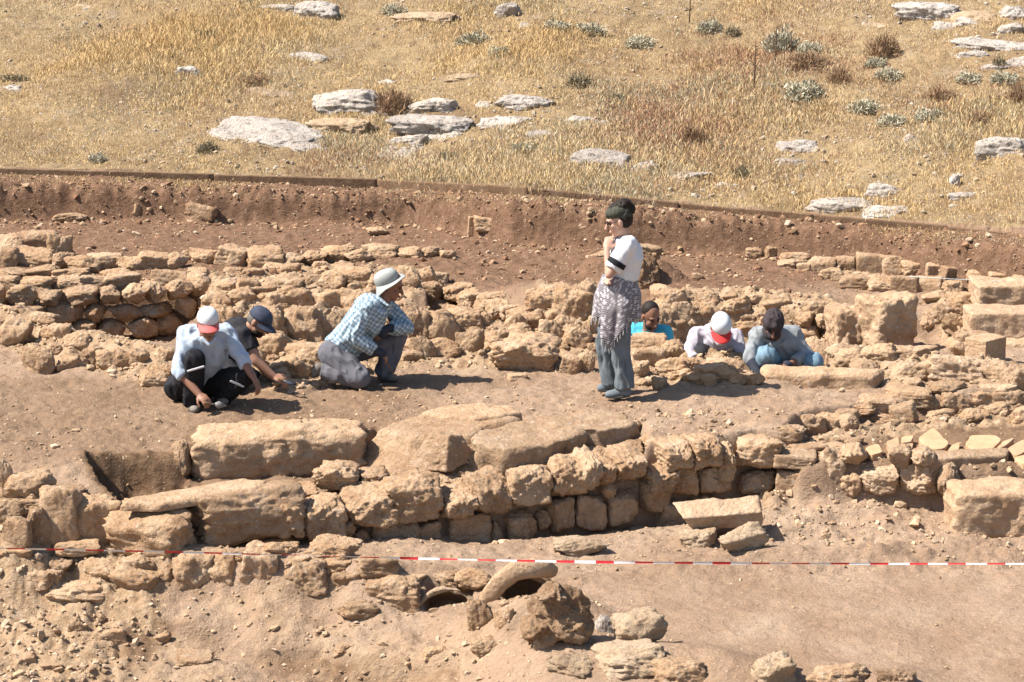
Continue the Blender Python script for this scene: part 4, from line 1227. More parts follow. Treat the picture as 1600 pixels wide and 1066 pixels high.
def face_parts(root, h, mouth=True, brow=True):
    for s in (-1, 1):
        raw('eye', [p_ell(h(s * .031, .083, .010), (.0135, .008, .0065), h.ax, 10, 6)], M['eye'], root)
        if brow: raw('eyebrow', [p_ell(h(s * .031, .089, .030), (.021, .006, .0055), h.ax, 10, 6)], M['hair'], root)
    if mouth: raw('mouth', [p_ell(h(0, .099, -.066), (.024, .006, .0055), h.ax, 10, 6)], M['lips'], root)

def hand_prims(w, d, n, side, curl=.5, thumb=.8):
    w = v3(w); d = Vector(d).normalized(); n = Vector(n); n = (n - d * n.dot(d)).normalized(); l = n.cross(d) * side
    P = [p_cone(w, w + d * .03, .026, .03, sq=.75, ax=n), p_ell(w + d * .052, (.041, .052, .018), (l, d, n))]
    for i, ln in enumerate((.072, .082, .077, .060)):
        b = w + d * .088 + l * (.031 - .0205 * i) - n * .002
        a = curl * .55; r = .0098 if i < 3 else .0088
        dd = d
        for sg in (.45, .32, .25):
            dd = (d * math.cos(a) - n * math.sin(a)).normalized()
            e = b + dd * ln * sg
            P.append(p_cone(b, e, r, r * .93, n=8)); b = e; r *= .93; a += curl * .75
    b = w + d * .028 + l * .034
    dd = (d * .72 + l * thumb * .7 - n * .25).normalized(); e = b + dd * .042
    P.append(p_cone(b, e, .0135, .0115, n=8))
    dd = (d * .9 + l * thumb * .2 - n * .45).normalized()
    P.append(p_cone(e, e + dd * .034, .0112, .0095, n=8))
    return P

def cap_parts(root, h, mcrown, mvis, name='cap', lift=0.0, scale=1.0, back=True, visor_len=.075):
    n, m = 28, 9
    V = []; F = []
    for i in range(m + 1):
        ph = math.pi / 2 * i / m
        for k in range(n):
            t = 2 * math.pi * k / n
            cz = math.sin(ph) ** .9
            V.append(h(.087 * scale * math.cos(ph) ** .75 * math.cos(t), -.008 + .108 * scale * math.cos(ph) ** .75 * math.sin(t), .035 + lift + .098 * scale * cz))
    for i in range(m):
        for k in range(n): F.append((i * n + k, i * n + (k + 1) % n, (i + 1) * n + (k + 1) % n, (i + 1) * n + k))
    # inner skirt gives the cloth its thickness
    o = len(V)
    for k in range(n):
        t = 2 * math.pi * k / n
        V.append(h(.080 * scale * math.cos(t), -.008 + .10 * scale * math.sin(t), .035 + lift)); 
    for k in range(n): F.append((k, o + k, o + (k + 1) % n, (k + 1) % n))
    V.append(h(0, -.008, .10 + lift))
    for k in range(n): F.append((o + k, len(V) - 1, o + (k + 1) % n))
    c = raw(name, [(V, F)], mcrown, root)
    raw_child('button', [p_ell(h(0, -.008, .134 + lift), (.009, .009, .006), h.ax, 8, 6)], mcrown, c, root)
    V = []; F = []; na = 17; nr = 6
    for layer in (0, 1):
        for i in range(nr + 1):
            f = i / nr
            for k in range(na):
                t = math.radians(18 + 144 * k / (na - 1))
                ext = visor_len * (math.sin((t - math.radians(18)) / math.radians(144) * math.pi) ** .55)
                x = (.086 * scale + f * ext * .25) * math.cos(t); y = -.008 + .107 * scale * math.sin(t) + f * ext
                z = .040 + lift - f * .022 - 2.6 * x * x - layer * .005
                V.append(h(x, y, z))
    L = (nr + 1) * na
    for layer in (0, 1):
        for i in range(nr):
            for k in range(na - 1):
                q = [layer * L + i * na + k, layer * L + i * na + k + 1, layer * L + (i + 1) * na + k + 1, layer * L + (i + 1) * na + k]
                F.append(tuple(q))
    for k in range(na - 1): F.append((nr * na + k, nr * na + k + 1, L + nr * na + k + 1, L + nr * na + k))
    raw_child('visor', [(V, F)], mvis, c, root)
    return c

def raw_child(name, prims, mat, part, root):
    o = raw(name, prims, mat, root)
    o.parent = part
    return o

def limb_len(a, b): return (v3(b) - v3(a)).length

def lerp(a, b, t): return v3(a) + (v3(b) - v3(a)) * t

M['skin'] = simple_mat('tanned skin', (.36, .185, .115), (.43, .23, .15), 25, .55, spec=.3)
M['skin_dark'] = simple_mat('sunburnt skin', (.25, .12, .075), (.32, .16, .10), 25, .55, spec=.3)
M['skin_light'] = simple_mat('fair skin', (.50, .29, .20), (.56, .34, .25), 25, .55, spec=.3)
M['eye'] = simple_mat('eye', (.02, .015, .012), rough=.3)
M['hair'] = simple_mat('dark hair', (.018, .013, .010), (.035, .026, .02), 80, .6, .6, 200, .004)
M['greyhair'] = simple_mat('greying hair', (.10, .08, .07), (.20, .18, .16), 120, .7, .6, 200, .004)
M['lips'] = simple_mat('lips', (.22, .08, .07), rough=.6)
M['paleblue'] = simple_mat('pale blue cotton', (.40, .48, .58), (.48, .555, .65), 14, .85, .3, 70, .004)
M['lilac'] = simple_mat('pale lilac cotton', (.47, .43, .49), (.55, .51, .56), 14, .85, .3, 70, .004)
M['white'] = simple_mat('white cotton', (.74, .76, .78), (.80, .81, .82), 14, .85, .25, 90, .003)
M['capwhite'] = simple_mat('white cap cloth', (.64, .68, .72), (.72, .75, .77), 14, .8, .2, 200, .002)
M['capred'] = simple_mat('red cap cloth', (.62, .045, .045), (.70, .06, .06), 14, .8, .2, 200, .002)
M['cappink'] = simple_mat('faded red cap cloth', (.66, .13, .12), (.72, .17, .15), 14, .8, .2, 200, .002)
M['navy'] = simple_mat('navy cap cloth', (.045, .055, .085), (.07, .08, .115), 20, .85, .3, 150, .003)
M['charcoal'] = simple_mat('charcoal cotton', (.025, .024, .028), (.04, .038, .042), 20, .9, .3, 90, .004)
M['black'] = simple_mat('black track cloth', (.012, .012, .015), (.022, .022, .026), 20, .75, .3, 60, .004)
M['stripe'] = simple_mat('white stripe', (.62, .62, .64), rough=.8)
M['greytrouser'] = simple_mat('grey work trousers', (.125, .125, .145), (.18, .175, .195), 9, .9, .35, 60, .004)
M['greyjean'] = simple_mat('washed grey jeans', (.115, .137, .152), (.20, .23, .25), 8, .9, .5, 45, .005)
M['bluejean'] = simple_mat('washed blue jeans', (.15, .25, .33), (.23, .34, .42), 9, .9, .4, 60, .004)
M['greyshirt'] = simple_mat('grey sweatshirt', (.25, .27, .285), (.32, .34, .35), 10, .9, .35, 60, .004)
M['turquoise'] = simple_mat('turquoise cotton', (.07, .42, .55), (.10, .50, .62), 10, .85, .3, 60, .004)
M['glove'] = simple_mat('dark work glove', (.03, .035, .05), (.05, .055, .075), 30, .8)
M['shoe'] = simple_mat('dusty shoe', (.16, .14, .12), (.25, .22, .19), 20, .85, .3, 80, .004)
M['sole'] = simple_mat('shoe sole', (.07, .065, .06), rough=.8)
M['olive'] = simple_mat('olive headscarf', (.05, .052, .04), (.085, .085, .065), 20, .85, .4, 50, .006)
M['wrap'] = simple_mat('dark head wrap', (.035, .027, .030), (.07, .055, .058), 14, .85, .5, 40, .006)
M['lens'] = simple_mat('sunglass lens', (.02, .012, .010), rough=.12, spec=.5)
M['steel'] = simple_mat('worn steel', (.35, .34, .33), (.22, .2, .18), 40, .45, spec=.5)
M['wood'] = simple_mat('wooden handle', (.30, .18, .09), (.22, .12, .06), 40, .6)
M['armband'] = simple_mat('black armband', (.015, .016, .018), rough=.8)

def plaid_mat():
    m, nt, b = new_mat('pale blue plaid cotton')
    b.inputs['Roughness'].default_value = .88
    tc = N(nt, 'ShaderNodeTexCoord').outputs['Object']
    mp = N(nt, 'ShaderNodeMapping'); mp.inputs['Rotation'].default_value = (0, math.radians(-38), 0); nt.links.new(tc, mp.inputs['Vector'])
    nz = N(nt, 'ShaderNodeTexNoise'); nz.inputs['Scale'].default_value = 7; nt.links.new(tc, nz.inputs['Vector'])
    vm = N(nt, 'ShaderNodeVectorMath', operation='MULTIPLY_ADD'); nt.links.new(nz.outputs['Color'], vm.inputs[0]); vm.inputs[1].default_value = (.05, .05, .05); nt.links.new(mp.outputs[0], vm.inputs[2])
    col = None
    for ax, sc in (('X', 19.0), ('Z', 19.0)):
        w = N(nt, 'ShaderNodeTexWave', wave_type='BANDS', bands_direction=ax); w.inputs['Scale'].default_value = sc / 2.0; nt.links.new(vm.outputs[0], w.inputs['Vector'])
        f = maprange(nt, w.outputs['Fac'], .45, .62)
        base = col if col is not None else (.50, .54, .55)
        col = mix(nt, f, base, mix(nt, 1.0, base, (.54, .63, .69), 'MULTIPLY'))
        w2 = N(nt, 'ShaderNodeTexWave', wave_type='BANDS', bands_direction=ax); w2.inputs['Scale'].default_value = sc; w2.inputs['Phase Offset'].default_value = 1.3; nt.links.new(vm.outputs[0], w2.inputs['Vector'])
        col = mix(nt, maprange(nt, w2.outputs['Fac'], .86, .93, 0, .7), col, (.10, .16, .22))
    nt.links.new(col, b.inputs['Base Color'])
    bump(nt, b, [(noise(nt, tc, 60, 3), .3, .004)])
    return m
M['plaid'] = plaid_mat()

def shawl_mat():
    m, nt, b = new_mat('black and white patterned shawl')
    b.inputs['Roughness'].default_value = .9
    uv = N(nt, 'ShaderNodeAttribute', attribute_name='weave').outputs['Vector']
    sx = N(nt, 'ShaderNodeSeparateXYZ'); nt.links.new(uv, sx.inputs[0])
    # rows of small motifs and thin stripes
    w = N(nt, 'ShaderNodeTexWave', wave_type='BANDS', bands_direction='Y'); w.inputs['Scale'].default_value = 21; w.inputs['Distortion'].default_value = 1.5; nt.links.new(uv, w.inputs['Vector'])
    c = N(nt, 'ShaderNodeTexChecker'); c.inputs['Scale'].default_value = 46; nt.links.new(uv, c.inputs['Vector'])
    v = N(nt, 'ShaderNodeTexVoronoi'); v.inputs['Scale'].default_value = 40; nt.links.new(uv, v.inputs['Vector'])
    f = maprange(nt, v.outputs['Distance'], .36, .46)
    col = mix(nt, f, (.47, .45, .465), (.05, .047, .05))
    col = mix(nt, maprange(nt, w.outputs['Fac'], .80, .9), col, (.44, .40, .42))
    col = mix(nt, maprange(nt, w.outputs['Fac'], .16, .08), col, (.10, .085, .095))
    nt.links.new(col, b.inputs['Base Color'])
    return m
M['shawl'] = shawl_mat()

def person(label, px, py, Y, group='people working at the dig'):
    g = at_y(px, py, Y)
    root = thing('person', g, label, 'person', group)
    return root, (lambda x, y, dy=0.0: v3(at_y(x, y, Y + dy)))

def trunk(pel, chest, neck, rp, rs, f_p, f_c, wid=(.155, .145, .185, .17), dep=(.115, .105, .125, .085), pad=0.0, low=0.0):
    """sections from hips to shoulder line"""
    pel, chest, neck = v3(pel), v3(chest), v3(neck)
    up = (neck - pel).normalized()
    S = []
    for t, c in ((0, pel - up * low), (.28, lerp(pel, chest, .5)), (.62, chest), (.86, lerp(chest, neck, .62)), (1.0, lerp(chest, neck, .9))):
        r = rp.lerp(rs, t).normalized(); f = f_p.lerp(f_c, t).normalized()
        ax = up; f = (f - ax * f.dot(ax)).normalized(); r = (r - ax * r.dot(ax) - f * r.dot(f)).normalized()
        if t == 0: a, b = wid[0], dep[0]
        elif t < .5: a, b = wid[1], dep[1]
        elif t < .8: a, b = wid[2], dep[2]
        elif t < .95: a, b = wid[3], dep[3]
        else: a, b = wid[3] * .55, dep[3] * .75
        S.append((c, a + pad, b + pad, r, f))
    return S

def shoe(root, heel, toe, up=(0, 0, 1), w=.045, mat='shoe', h=.05):
    heel, toe = v3(heel), v3(toe); d = (toe - heel).normalized(); u = Vector(up); u = (u - d * u.dot(d)).normalized(); r = d.cross(u)
    L = (toe - heel).length
    P = [p_ell(heel + d * .04 + u * .045, (w * .85, .055, .05), (r, d, u)), p_ell(heel + d * L * .68 + u * .03, (w, L * .36, .036), (r, d, u)), p_cone(heel + d * .05 + u * .05, heel + d * L * .6 + u * .04, .042, .035)]
    o = fuse('shoe', P, M[mat], root, .009, 3)
    raw_child('sole', [p_ell(lerp(heel, toe, .5) + u * .008, (w * 1.02, L * .52, .016), (r, d, u))], M['sole'], o, root)
    return o

AX0 = Vector((1, 0, 0))
# ------------------------------------------------------------------ 1: squatting man, pale blue shirt
R1, J = person('man squatting in pale blue shirt, black track trousers and white cap with faded red visor', 318, 640, 18.0)
pel, chest, neck = J(302, 604, .30), J(318, 550, .12), J(323, 520, .0)
sL, sR = J(292, 522, .06), J(353, 520, .10)
eL, wL = J(280, 580, -.06), J(311, 616, -.16)
eR, wR = J(381, 566, .0), J(395, 588, -.10)
kL, kR = J(304, 562, -.10), J(384, 586, .0)
aL, aR = J(301, 632, .02), J(345, 624, .14)
hL, hR = J(288, 604, .30), J(316, 604, .30)
rs = (sR - sL).normalized(); fc = Vector((.25, -1, -.45)).normalized()
head = Frame(J(325, 506, -.10), (.20, -.92, -.30), (.05, -.30, .95))
body = head_prims(head) + [p_cone(neck, head(0, -.02, -.05), .058, .055)]
tr = trunk(pel, chest, neck, AX0, rs, Vector((.2, -1, 0)), fc)
body += [p_loft([(c, a - .02, b - .02, r, f) for c, a, b, r, f in tr])]
for s, e, w in ((sL, eL, wL), (sR, eR, wR)): body += [p_cone(s, e, .048, .042), p_cone(e, w, .042, .029)]
body += hand_prims(wL, J(322, 626, -.22) - wL, (.1, -.6, .6), -1, 1.1) + hand_prims(wR, J(403, 602, -.14) - wR, (-.3, .4, .8), 1, .7)
for h_, k_, a_ in ((hL, kL, aL), (hR, kR, aR)): body += [p_cone(h_, k_, .08, .055), p_cone(k_, a_, .055, .04)]
fuse('body', body, M['skin_dark'], R1, .0075, 2, dec=.6)
face_parts(R1, head)
raw('hair', [p_ell(head(0, -.035, .0), (.081, .082, .075), head.ax)], M['greyhair'], R1)
sh = [p_loft([(c, a + .012, b + .015, r, f) for c, a, b, r, f in trunk(pel, chest, neck, AX0, rs, Vector((.2, -1, 0)), fc, low=-.0)]), p_cone(sL, sR, .075, .075), p_ell(lerp(sL, sR, .5) + Vector((0, .03, -.03)), (.17, .12, .10))]
for s, e, w, t in ((sL, eL, wL, .22), (sR, eR, wR, .28)): sh += [p_cone(s, e, .068, .058), p_cone(e, lerp(e, w, t), .058, .054, c1=False)]
fuse('shirt', sh, M['paleblue'], R1, .009, 3, .012, 13, 3, dec=.7)
cl = [p_cone(head(-.05, .03, -.115), head(.0, .075, -.15), .018, .016), p_cone(head(.05, .03, -.115), head(.0, .075, -.15), .018, .016)]
fuse('collar', cl, M['paleblue'], R1, .006, 2)
tq = [p_ell(lerp(hL, hR, .5) + Vector((-.02, .03, 0)), (.185, .16, .135)), p_cone(hL, kL, .105, .085), p_cone(hR, kR, .105, .085), p_cone(kL, aL, .083, .072, c1=False), p_cone(kR, aR, .083, .072, c1=False),
      p_ell(J(276, 604, .28), (.10, .12, .11))]
fuse('trousers', tq, M['black'], R1, .009, 3, .010, 13, 7, dec=.7)
raw('trouser_stripe', [p_cone(J(294, 580, -.185), J(318, 573, -.19), .009, .009, sq=.5, ax=(0, 1, 0))], M['stripe'], R1)
raw('trouser_stripe', [p_cone(J(361, 596, -.10), J(380, 604, -.07), .009, .009, sq=.5, ax=(0, 1, 0))], M['stripe'], R1)
shoe(R1, J(300, 640, .14), J(306, 647, -.12)); shoe(R1, J(341, 629, .24), J(352, 634, -.02))
cap_parts(R1, head, M['capwhite'], M['cappink'])

# his trowel: held, so a thing of its own
def trowel(label, a, b, blade, mblade='steel'):
    t = thing('trowel', b, label, 'trowel', 'trowels and picks held by the workers')
    raw('handle', [p_cone(a, lerp(a, b, .45), .013, .011, n=10)], M['wood'], t)
    raw('shaft', [p_cone(lerp(a, b, .45), b, .005, .005, n=8)], M['steel'], t)
    b = v3(b); d = (b - v3(a)).normalized(); s = Vector(blade).normalized(); s = (s - d * s.dot(d)).normalized(); n = d.cross(s) * .003
    q = [b + s * .012, b + d * .03 + s * .030, b + d * .11, b + d * .03 - s * .030, b - s * .012]
    raw('blade', [([p + n for p in q] + [p - n for p in q], [(0, 1, 2, 3, 4), (9, 8, 7, 6, 5)] + [(i, (i + 1) % 5, 5 + (i + 1) % 5, 5 + i) for i in range(5)])], M[mblade], t)
trowel('steel trowel in the hand of the man in the pale blue shirt', J(320, 630, -.24), J(336, 632, -.20), (.2, .4, 1))

# ------------------------------------------------------------------ 2: man in navy cap behind him
R2, J = person('man crouching behind the squatting man, in navy cap and charcoal t-shirt, reaching forward', 385, 606, 18.75)
pel, chest, neck = J(346, 566, .10), J(372, 522, .02), J(392, 512, -.04)
sN, sF = J(378, 524, -.20), J(384, 518, .18)
eN, wN = J(399, 563, -.28), J(427, 588, -.30)
eF, wF = J(400, 560, .18), J(420, 590, .12)
rs = Vector((.15, -1, 0)).normalized()
head = Frame(J(405, 503, -.06), (.78, -.35, -.52), (.45, -.1, .85))
body = head_prims(head) + [p_cone(neck, head(0, -.03, -.04), .058, .055)]
tr = trunk(pel, chest, neck, rs, rs, Vector((1, 0, -.8)), Vector((.8, 0, -1)))
body += [p_loft([(c, a - .02, b - .02, r, f) for c, a, b, r, f in tr])]
for s, e, w in ((sN, eN, wN), (sF, eF, wF)): body += [p_cone(s, e, .05, .043), p_cone(e, w, .043, .030)]
body += hand_prims(wN, J(440, 593, -.32) - wN, (.2, -.5, .8), 1, 1.0) + hand_prims(wF, J(432, 597, .1) - wF, (.2, .3, .8), -1, .7)
kN, kF = J(372, 598, -.22), J(395, 592, .2); aN, aF = J(334, 600, -.15), J(352, 598, .2)
hN, hF = J(345, 566, -.02), J(347, 562, .2)
for h_, k_, a_ in ((hN, kN, aN), (hF, kF, aF)): body += [p_cone(h_, k_, .08, .055), p_cone(k_, a_, .055, .04)]
fuse('body', body, M['skin'], R2, .0075, 2, dec=.6)
face_parts(R2, head)
raw('beard', [p_ell(head(0, .035, -.072), (.062, .058, .050), head.ax)], M['hair'], R2)
raw('hair', [p_ell(head(0, -.03, .005), (.081, .085, .072), head.ax)], M['greyhair'], R2)
sh = [p_loft([(c, a + .010, b + .012, r, f) for c, a, b, r, f in tr]), p_cone(sN, sF, .07, .07), p_ell(chest + Vector((0, 0, .03)), (.14, .17, .11))]
for s, e in ((sN, eN), (sF, eF)): sh += [p_cone(s, lerp(s, e, .62), .069, .064, c1=False)]
fuse('shirt', sh, M['charcoal'], R2, .010, 4, .006, 12, 5, dec=.7)
fuse('trousers', [p_ell(lerp(hN, hF, .5), (.14, .18, .14)), p_cone(hN, kN, .10, .08), p_cone(hF, kF, .10, .08), p_cone(kN, aN, .08, .065, c1=False), p_cone(kF, aF, .08, .065, c1=False)], M['charcoal'], R2, .011, 4, .006, 11, 6, dec=.7)
shoe(R2, J(338, 603, -.15), J(318, 604, -.13)); shoe(R2, J(356, 600, .2), J(338, 602, .22))
cap_parts(R2, head, M['navy'], M['navy'], lift=-.005)
trowel('dark pick pointing at the ground in the hand of the man in the navy cap', J(436, 592, -.36), J(447, 596, -.38), (.1, .9, .2), 'glove')

# ------------------------------------------------------------------ 3: kneeling man, plaid shirt, bucket hat
R3, J = person('man kneeling on one knee in pale plaid shirt, grey trousers and wide brimmed hat', 560, 598, 18.85)
pel, chest, neck = J(530, 548, 0), J(574, 498, .0), J(598, 468, 0)
sN, sF = J(572, 484, -.18), J(607, 480, .16)
eN, wN = J(552, 528, -.26), J(588, 548, -.24)
eF, wF = J(634, 512, .10), J(607, 513, -.06)
rs = (sN - sF).normalized()
head = Frame(J(611, 446, .02), (.90, -.12, -.34), (.32, -.05, .94))
body = head_prims(head) + [p_cone(neck, head(0, -.02, -.06), .060, .056)]
tr = trunk(pel, chest, neck, Vector((.05, -1, 0)), rs, Vector((.8, 0, -.5)), Vector((.7, 0, -.7)), wid=(.16, .155, .19, .17), dep=(.125, .12, .135, .09))
body += [p_loft([(c, a - .02, b - .02, r, f) for c, a, b, r, f in tr])]
for s, e, w in ((sN, eN, wN), (sF, eF, wF)): body += [p_cone(s, e, .05, .043), p_cone(e, w, .043, .030)]
body += hand_prims(wN, J(602, 557, -.22) - wN, (.2, -.3, .9), 1, .8) + hand_prims(wF, J(592, 524, -.1) - wF, (.3, -.8, .2), -1, .7)
hN, hF = J(520, 553, -.10), J(536, 552, .10)
kN, aN = J(562, 590, -.24), J(505, 580, -.14)
kF, aF = J(621, 529, .14), J(598, 586, .12)
for h_, k_, a_ in ((hN, kN, aN), (hF, kF, aF)): body += [p_cone(h_, k_, .08, .055), p_cone(k_, a_, .055, .04)]
fuse('body', body, M['skin_dark'], R3, .0075, 2, dec=.6)
face_parts(R3, head)
raw('hair', [p_ell(head(0, -.03, .01), (.081, .085, .08), head.ax)], M['hair'], R3)
sh = [p_loft([(c, a + .014, b + .018, r, f) for c, a, b, r, f in tr]), p_cone(sN, sF, .075, .072), p_ell(lerp(chest, neck, .35) + Vector((-.03, 0, .02)), (.13, .17, .13))]
sh += [p_cone(sN, eN, .072, .066), p_cone(eN, lerp(eN, wN, .9), .066, .050, c1=False), p_cone(sF, eF, .070, .062), p_cone(eF, lerp(eF, wF, .85), .062, .052, c1=False)]
fuse('shirt', sh, M['plaid'], R3, .009, 2, .014, 16, 4, dec=.8)
fuse('collar', [p_cone(J(592, 467, -.07), J(606, 478, -.10), .02, .014), p_cone(J(590, 464, -.06), J(594, 460, .06), .02, .02), p_cone(J(606, 478, -.1), J(612, 476, .04), .014, .014)], M['plaid'], R3, .007, 2)
fuse('glove', [(pv, pf) for pv, pf in [p_cone(wN, J(597, 553, -.23), .038, .040), p_ell(J(595, 552, -.235), (.045, .03, .04))]], M['glove'], R3, .008, 2)
fuse('glove', [p_cone(lerp(eF, wF, .8), wF, .036, .04), p_ell(J(597, 519, -.09), (.045, .03, .055))], M['glove'], R3, .008, 2)
tq = [p_ell(lerp(hN, hF, .5) + Vector((-.01, 0, .0)), (.135, .18, .14)), p_cone(hN, kN, .118, .088), p_cone(kN, aN, .088, .072, c1=False), p_cone(hF, kF, .108, .086), p_cone(kF, aF, .086, .074, c1=False), p_cone(pel, lerp(pel, chest, .22), .13, .12)]
fuse('trousers', tq, M['greytrouser'], R3, .009, 3, .012, 14, 8, dec=.7)
shoe(R3, J(508, 579, -.14), J(492, 590, -.12), up=(-.75, 0, .65)); shoe(R3, J(591, 594, .12), J(622, 596, .10))
# wide brimmed hat
hf_ = Frame(head.c + Vector((-.004, 0, .012)), (.88, -.16, .36), (-.36, -.14, .92))
n = 40
prof = [(.090, .010), (.094, .040), (.088, .072), (.070, .098), (.035, .110), (.002, .112)]
V = []; F = []
for r_, z_ in prof:
    for k in range(n):
        t = 2 * math.pi * k / n
        V.append(hf_(r_ * .94 * math.cos(t), -.012 + r_ * 1.16 * math.sin(t), .022 + z_))
for i in range(len(prof) - 1):
    for k in range(n): F.append((i * n + k, i * n + (k + 1) % n, (i + 1) * n + (k + 1) % n, (i + 1) * n + k))
M['hat'] = simple_mat('pale grey sun hat', (.33, .345, .335), (.41, .42, .40), 20, .9, .3, 80, .004)
hat = raw('hat', [(V, F)], M['hat'], R3)
V = []; F = []; nr = 7
for layer in (0, 1):
    for i in range(nr + 1):
        f = i / nr
        for k in range(n):
            t = 2 * math.pi * k / n
            rr = 1 + f * (.60 + .10 * math.cos(2 * t))
            droop = f * (.030 - .030 * math.sin(t) - .020 * math.cos(2 * t) + .010 * math.sin(3 * t + 1)) 
            if math.sin(t) < 0: droop += f * f * .055 * (-math.sin(t))
            V.append(hf_(.088 * .94 * rr * math.cos(t), -.012 + .088 * 1.16 * rr * math.sin(t), .034 - droop - layer * .004))
L = (nr + 1) * n
for layer in (0, 1):
    for i in range(nr):
        for k in range(n): F.append((layer * L + i * n + k, layer * L + i * n + (k + 1) % n, layer * L + (i + 1) * n + (k + 1) % n, layer * L + (i + 1) * n + k))
for k in range(n): F.append((nr * n + k, nr * n + (k + 1) % n, L + nr * n + (k + 1) % n, L + nr * n + k))
raw_child('brim', [(V, F)], M['hat'], hat, R3)
t_ = thing('measuring_stick', J(617, 590, -.1), 'thin curved stick held upright on the ground by the kneeling man', 'stick')
raw('stick', [p_cone(J(604, 566, -.14), J(611, 577, -.12), .005, .005, n=8), p_cone(J(611, 577, -.12), J(618, 592, -.10), .005, .004, n=8)], M['wood'], t_)

# ------------------------------------------------------------------ 4: standing woman
R4, J = person('woman standing in white t-shirt with a patterned shawl round her hips and a dark headscarf', 965, 619, 18.43)
pel, chest, neck = J(966, 458, .0), J(978, 400, 0), J(977, 369, 0)
sN, sF = J(982, 382, -.15), J(974, 380, .15)
eN, wN = J(952, 429, -.19), J(948, 392, -.10)
eF, wF = J(958, 428, .18), J(956, 440, -.04)
rs = (sF - sN).normalized()
head = Frame(J(966, 346, -.01), (-.95, -.08, -.28), (-.25, .0, .96))
body = head_prims(head, .95) + [p_cone(neck, head(0, -.025, -.06), .042, .042)]
tr = trunk(pel, chest, neck, Vector((.05, 1, 0)), rs, Vector((-1, 0, 0)), Vector((-1, 0, .1)), wid=(.15, .125, .15, .14), dep=(.115, .095, .11, .075))
body += [p_loft([(c, a - .015, b - .015, r, f) for c, a, b, r, f in tr])]
body += [p_cone(sN, eN, .044, .037), p_cone(eN, wN, .036, .024), p_cone(sF, eF, .044, .037), p_cone(eF, wF, .036, .024)]
body += hand_prims(wN, J(951, 375, -.06) - wN, (-.2, -.9, .1), -1, .9) + hand_prims(wF, J(950, 436, -.14) - wF, (-.2, -.4, .8), 1, .6)
hN, hF = J(970, 468, -.085), J(962, 466, .085)
kN, aN = J(969, 545, -.10), J(977, 607, -.10)
kF, aF = J(945, 537, .10), J(956, 601, .12)
for h_, k_, a_ in ((hN, kN, aN), (hF, kF, aF)): body += [p_cone(h_, k_, .082, .052), p_cone(k_, a_, .052, .036)]
fuse('body', body, M['skin_light'], R4, .0075, 2, dec=.6)
face_parts(R4, head)
sh = [p_loft([(c, a + .012, b + .016, r, f) for c, a, b, r, f in trunk(lerp(pel, chest, .42), chest, neck, Vector((.05, 1, 0)), rs, Vector((-1, 0, 0)), Vector((-1, 0, .1)), wid=(.14, .14, .15, .145), dep=(.115, .115, .12, .08))]),
      p_cone(sN, sF, .06, .06), p_ell(chest + Vector((.02, 0, .02)), (.11, .15, .12)), p_cone(sN, lerp(sN, eN, .80), .066, .068, c1=False), p_cone(sF, lerp(sF, eF, .8), .066, .066, c1=False)]
fuse('shirt', sh, M['white'], R4, .008, 2, .011, 13, 6, dec=.8)
fuse('armband', [p_cone(lerp(sN, eN, .54), lerp(sN, eN, .70), .079, .080, c0=False, c1=False, n=20)], M['armband'], R4, .007, 1)
tq = [p_ell(lerp(hN, hF, .5) + Vector((.0, 0, .01)), (.135, .165, .13)), p_cone(hN, kN, .100, .074), p_cone(kN, lerp(kN, aN, .97), .072, .076, c1=False), p_cone(hF, kF, .100, .074), p_cone(kF, lerp(kF, aF, .97), .070, .074, c1=False)]
fuse('trousers', tq, M['greyjean'], R4, .009, 2, .013, 15, 9, dec=.8)
shoe(R4, J(985, 620, -.10), J(946, 622, -.10), mat='greyjean'); shoe(R4, J(962, 609, .12), J(934, 612, .12), mat='greyjean')
# headscarf, hair knot, sunglasses
bandp = [p_ell(head(0, -.022, .076), (.086, .112, .060), head.ax), p_ell(head(0, -.05, .04), (.085, .078, .06), head.ax)]
fuse('headscarf', bandp, M['olive'], R4, .007, 1, .004, 30, 3)
fuse('hair', [p_ell(head(0, -.045, .02), (.079, .080, .09), head.ax), p_ell(head(0, -.07, .115), (.065, .075, .052), head.ax), p_ell(head(0, -.125, .07), (.045, .040, .045), head.ax), p_ell(head(.01, -.01, .12), (.05, .05, .03), head.ax)], M['hair'], R4, .007, 1, .007, 40, 5)
for s in (-1, 1): raw('sunglass_lens', [p_ell(head(s * .033, .094, .006), (.026, .005, .019), head.ax, 14, 8)], M['lens'], R4)
raw('sunglass_frame', [p_cone(head(.07, .082, .014), head(.079, -.01, .010), .003, .003, n=6), p_cone(head(-.07, .082, .014), head(-.079, -.01, .010), .003, .003, n=6), p_cone(head(-.07, .082, .014), head(.07, .082, .014), .0035, .0035, n=6)], M['lens'], R4)
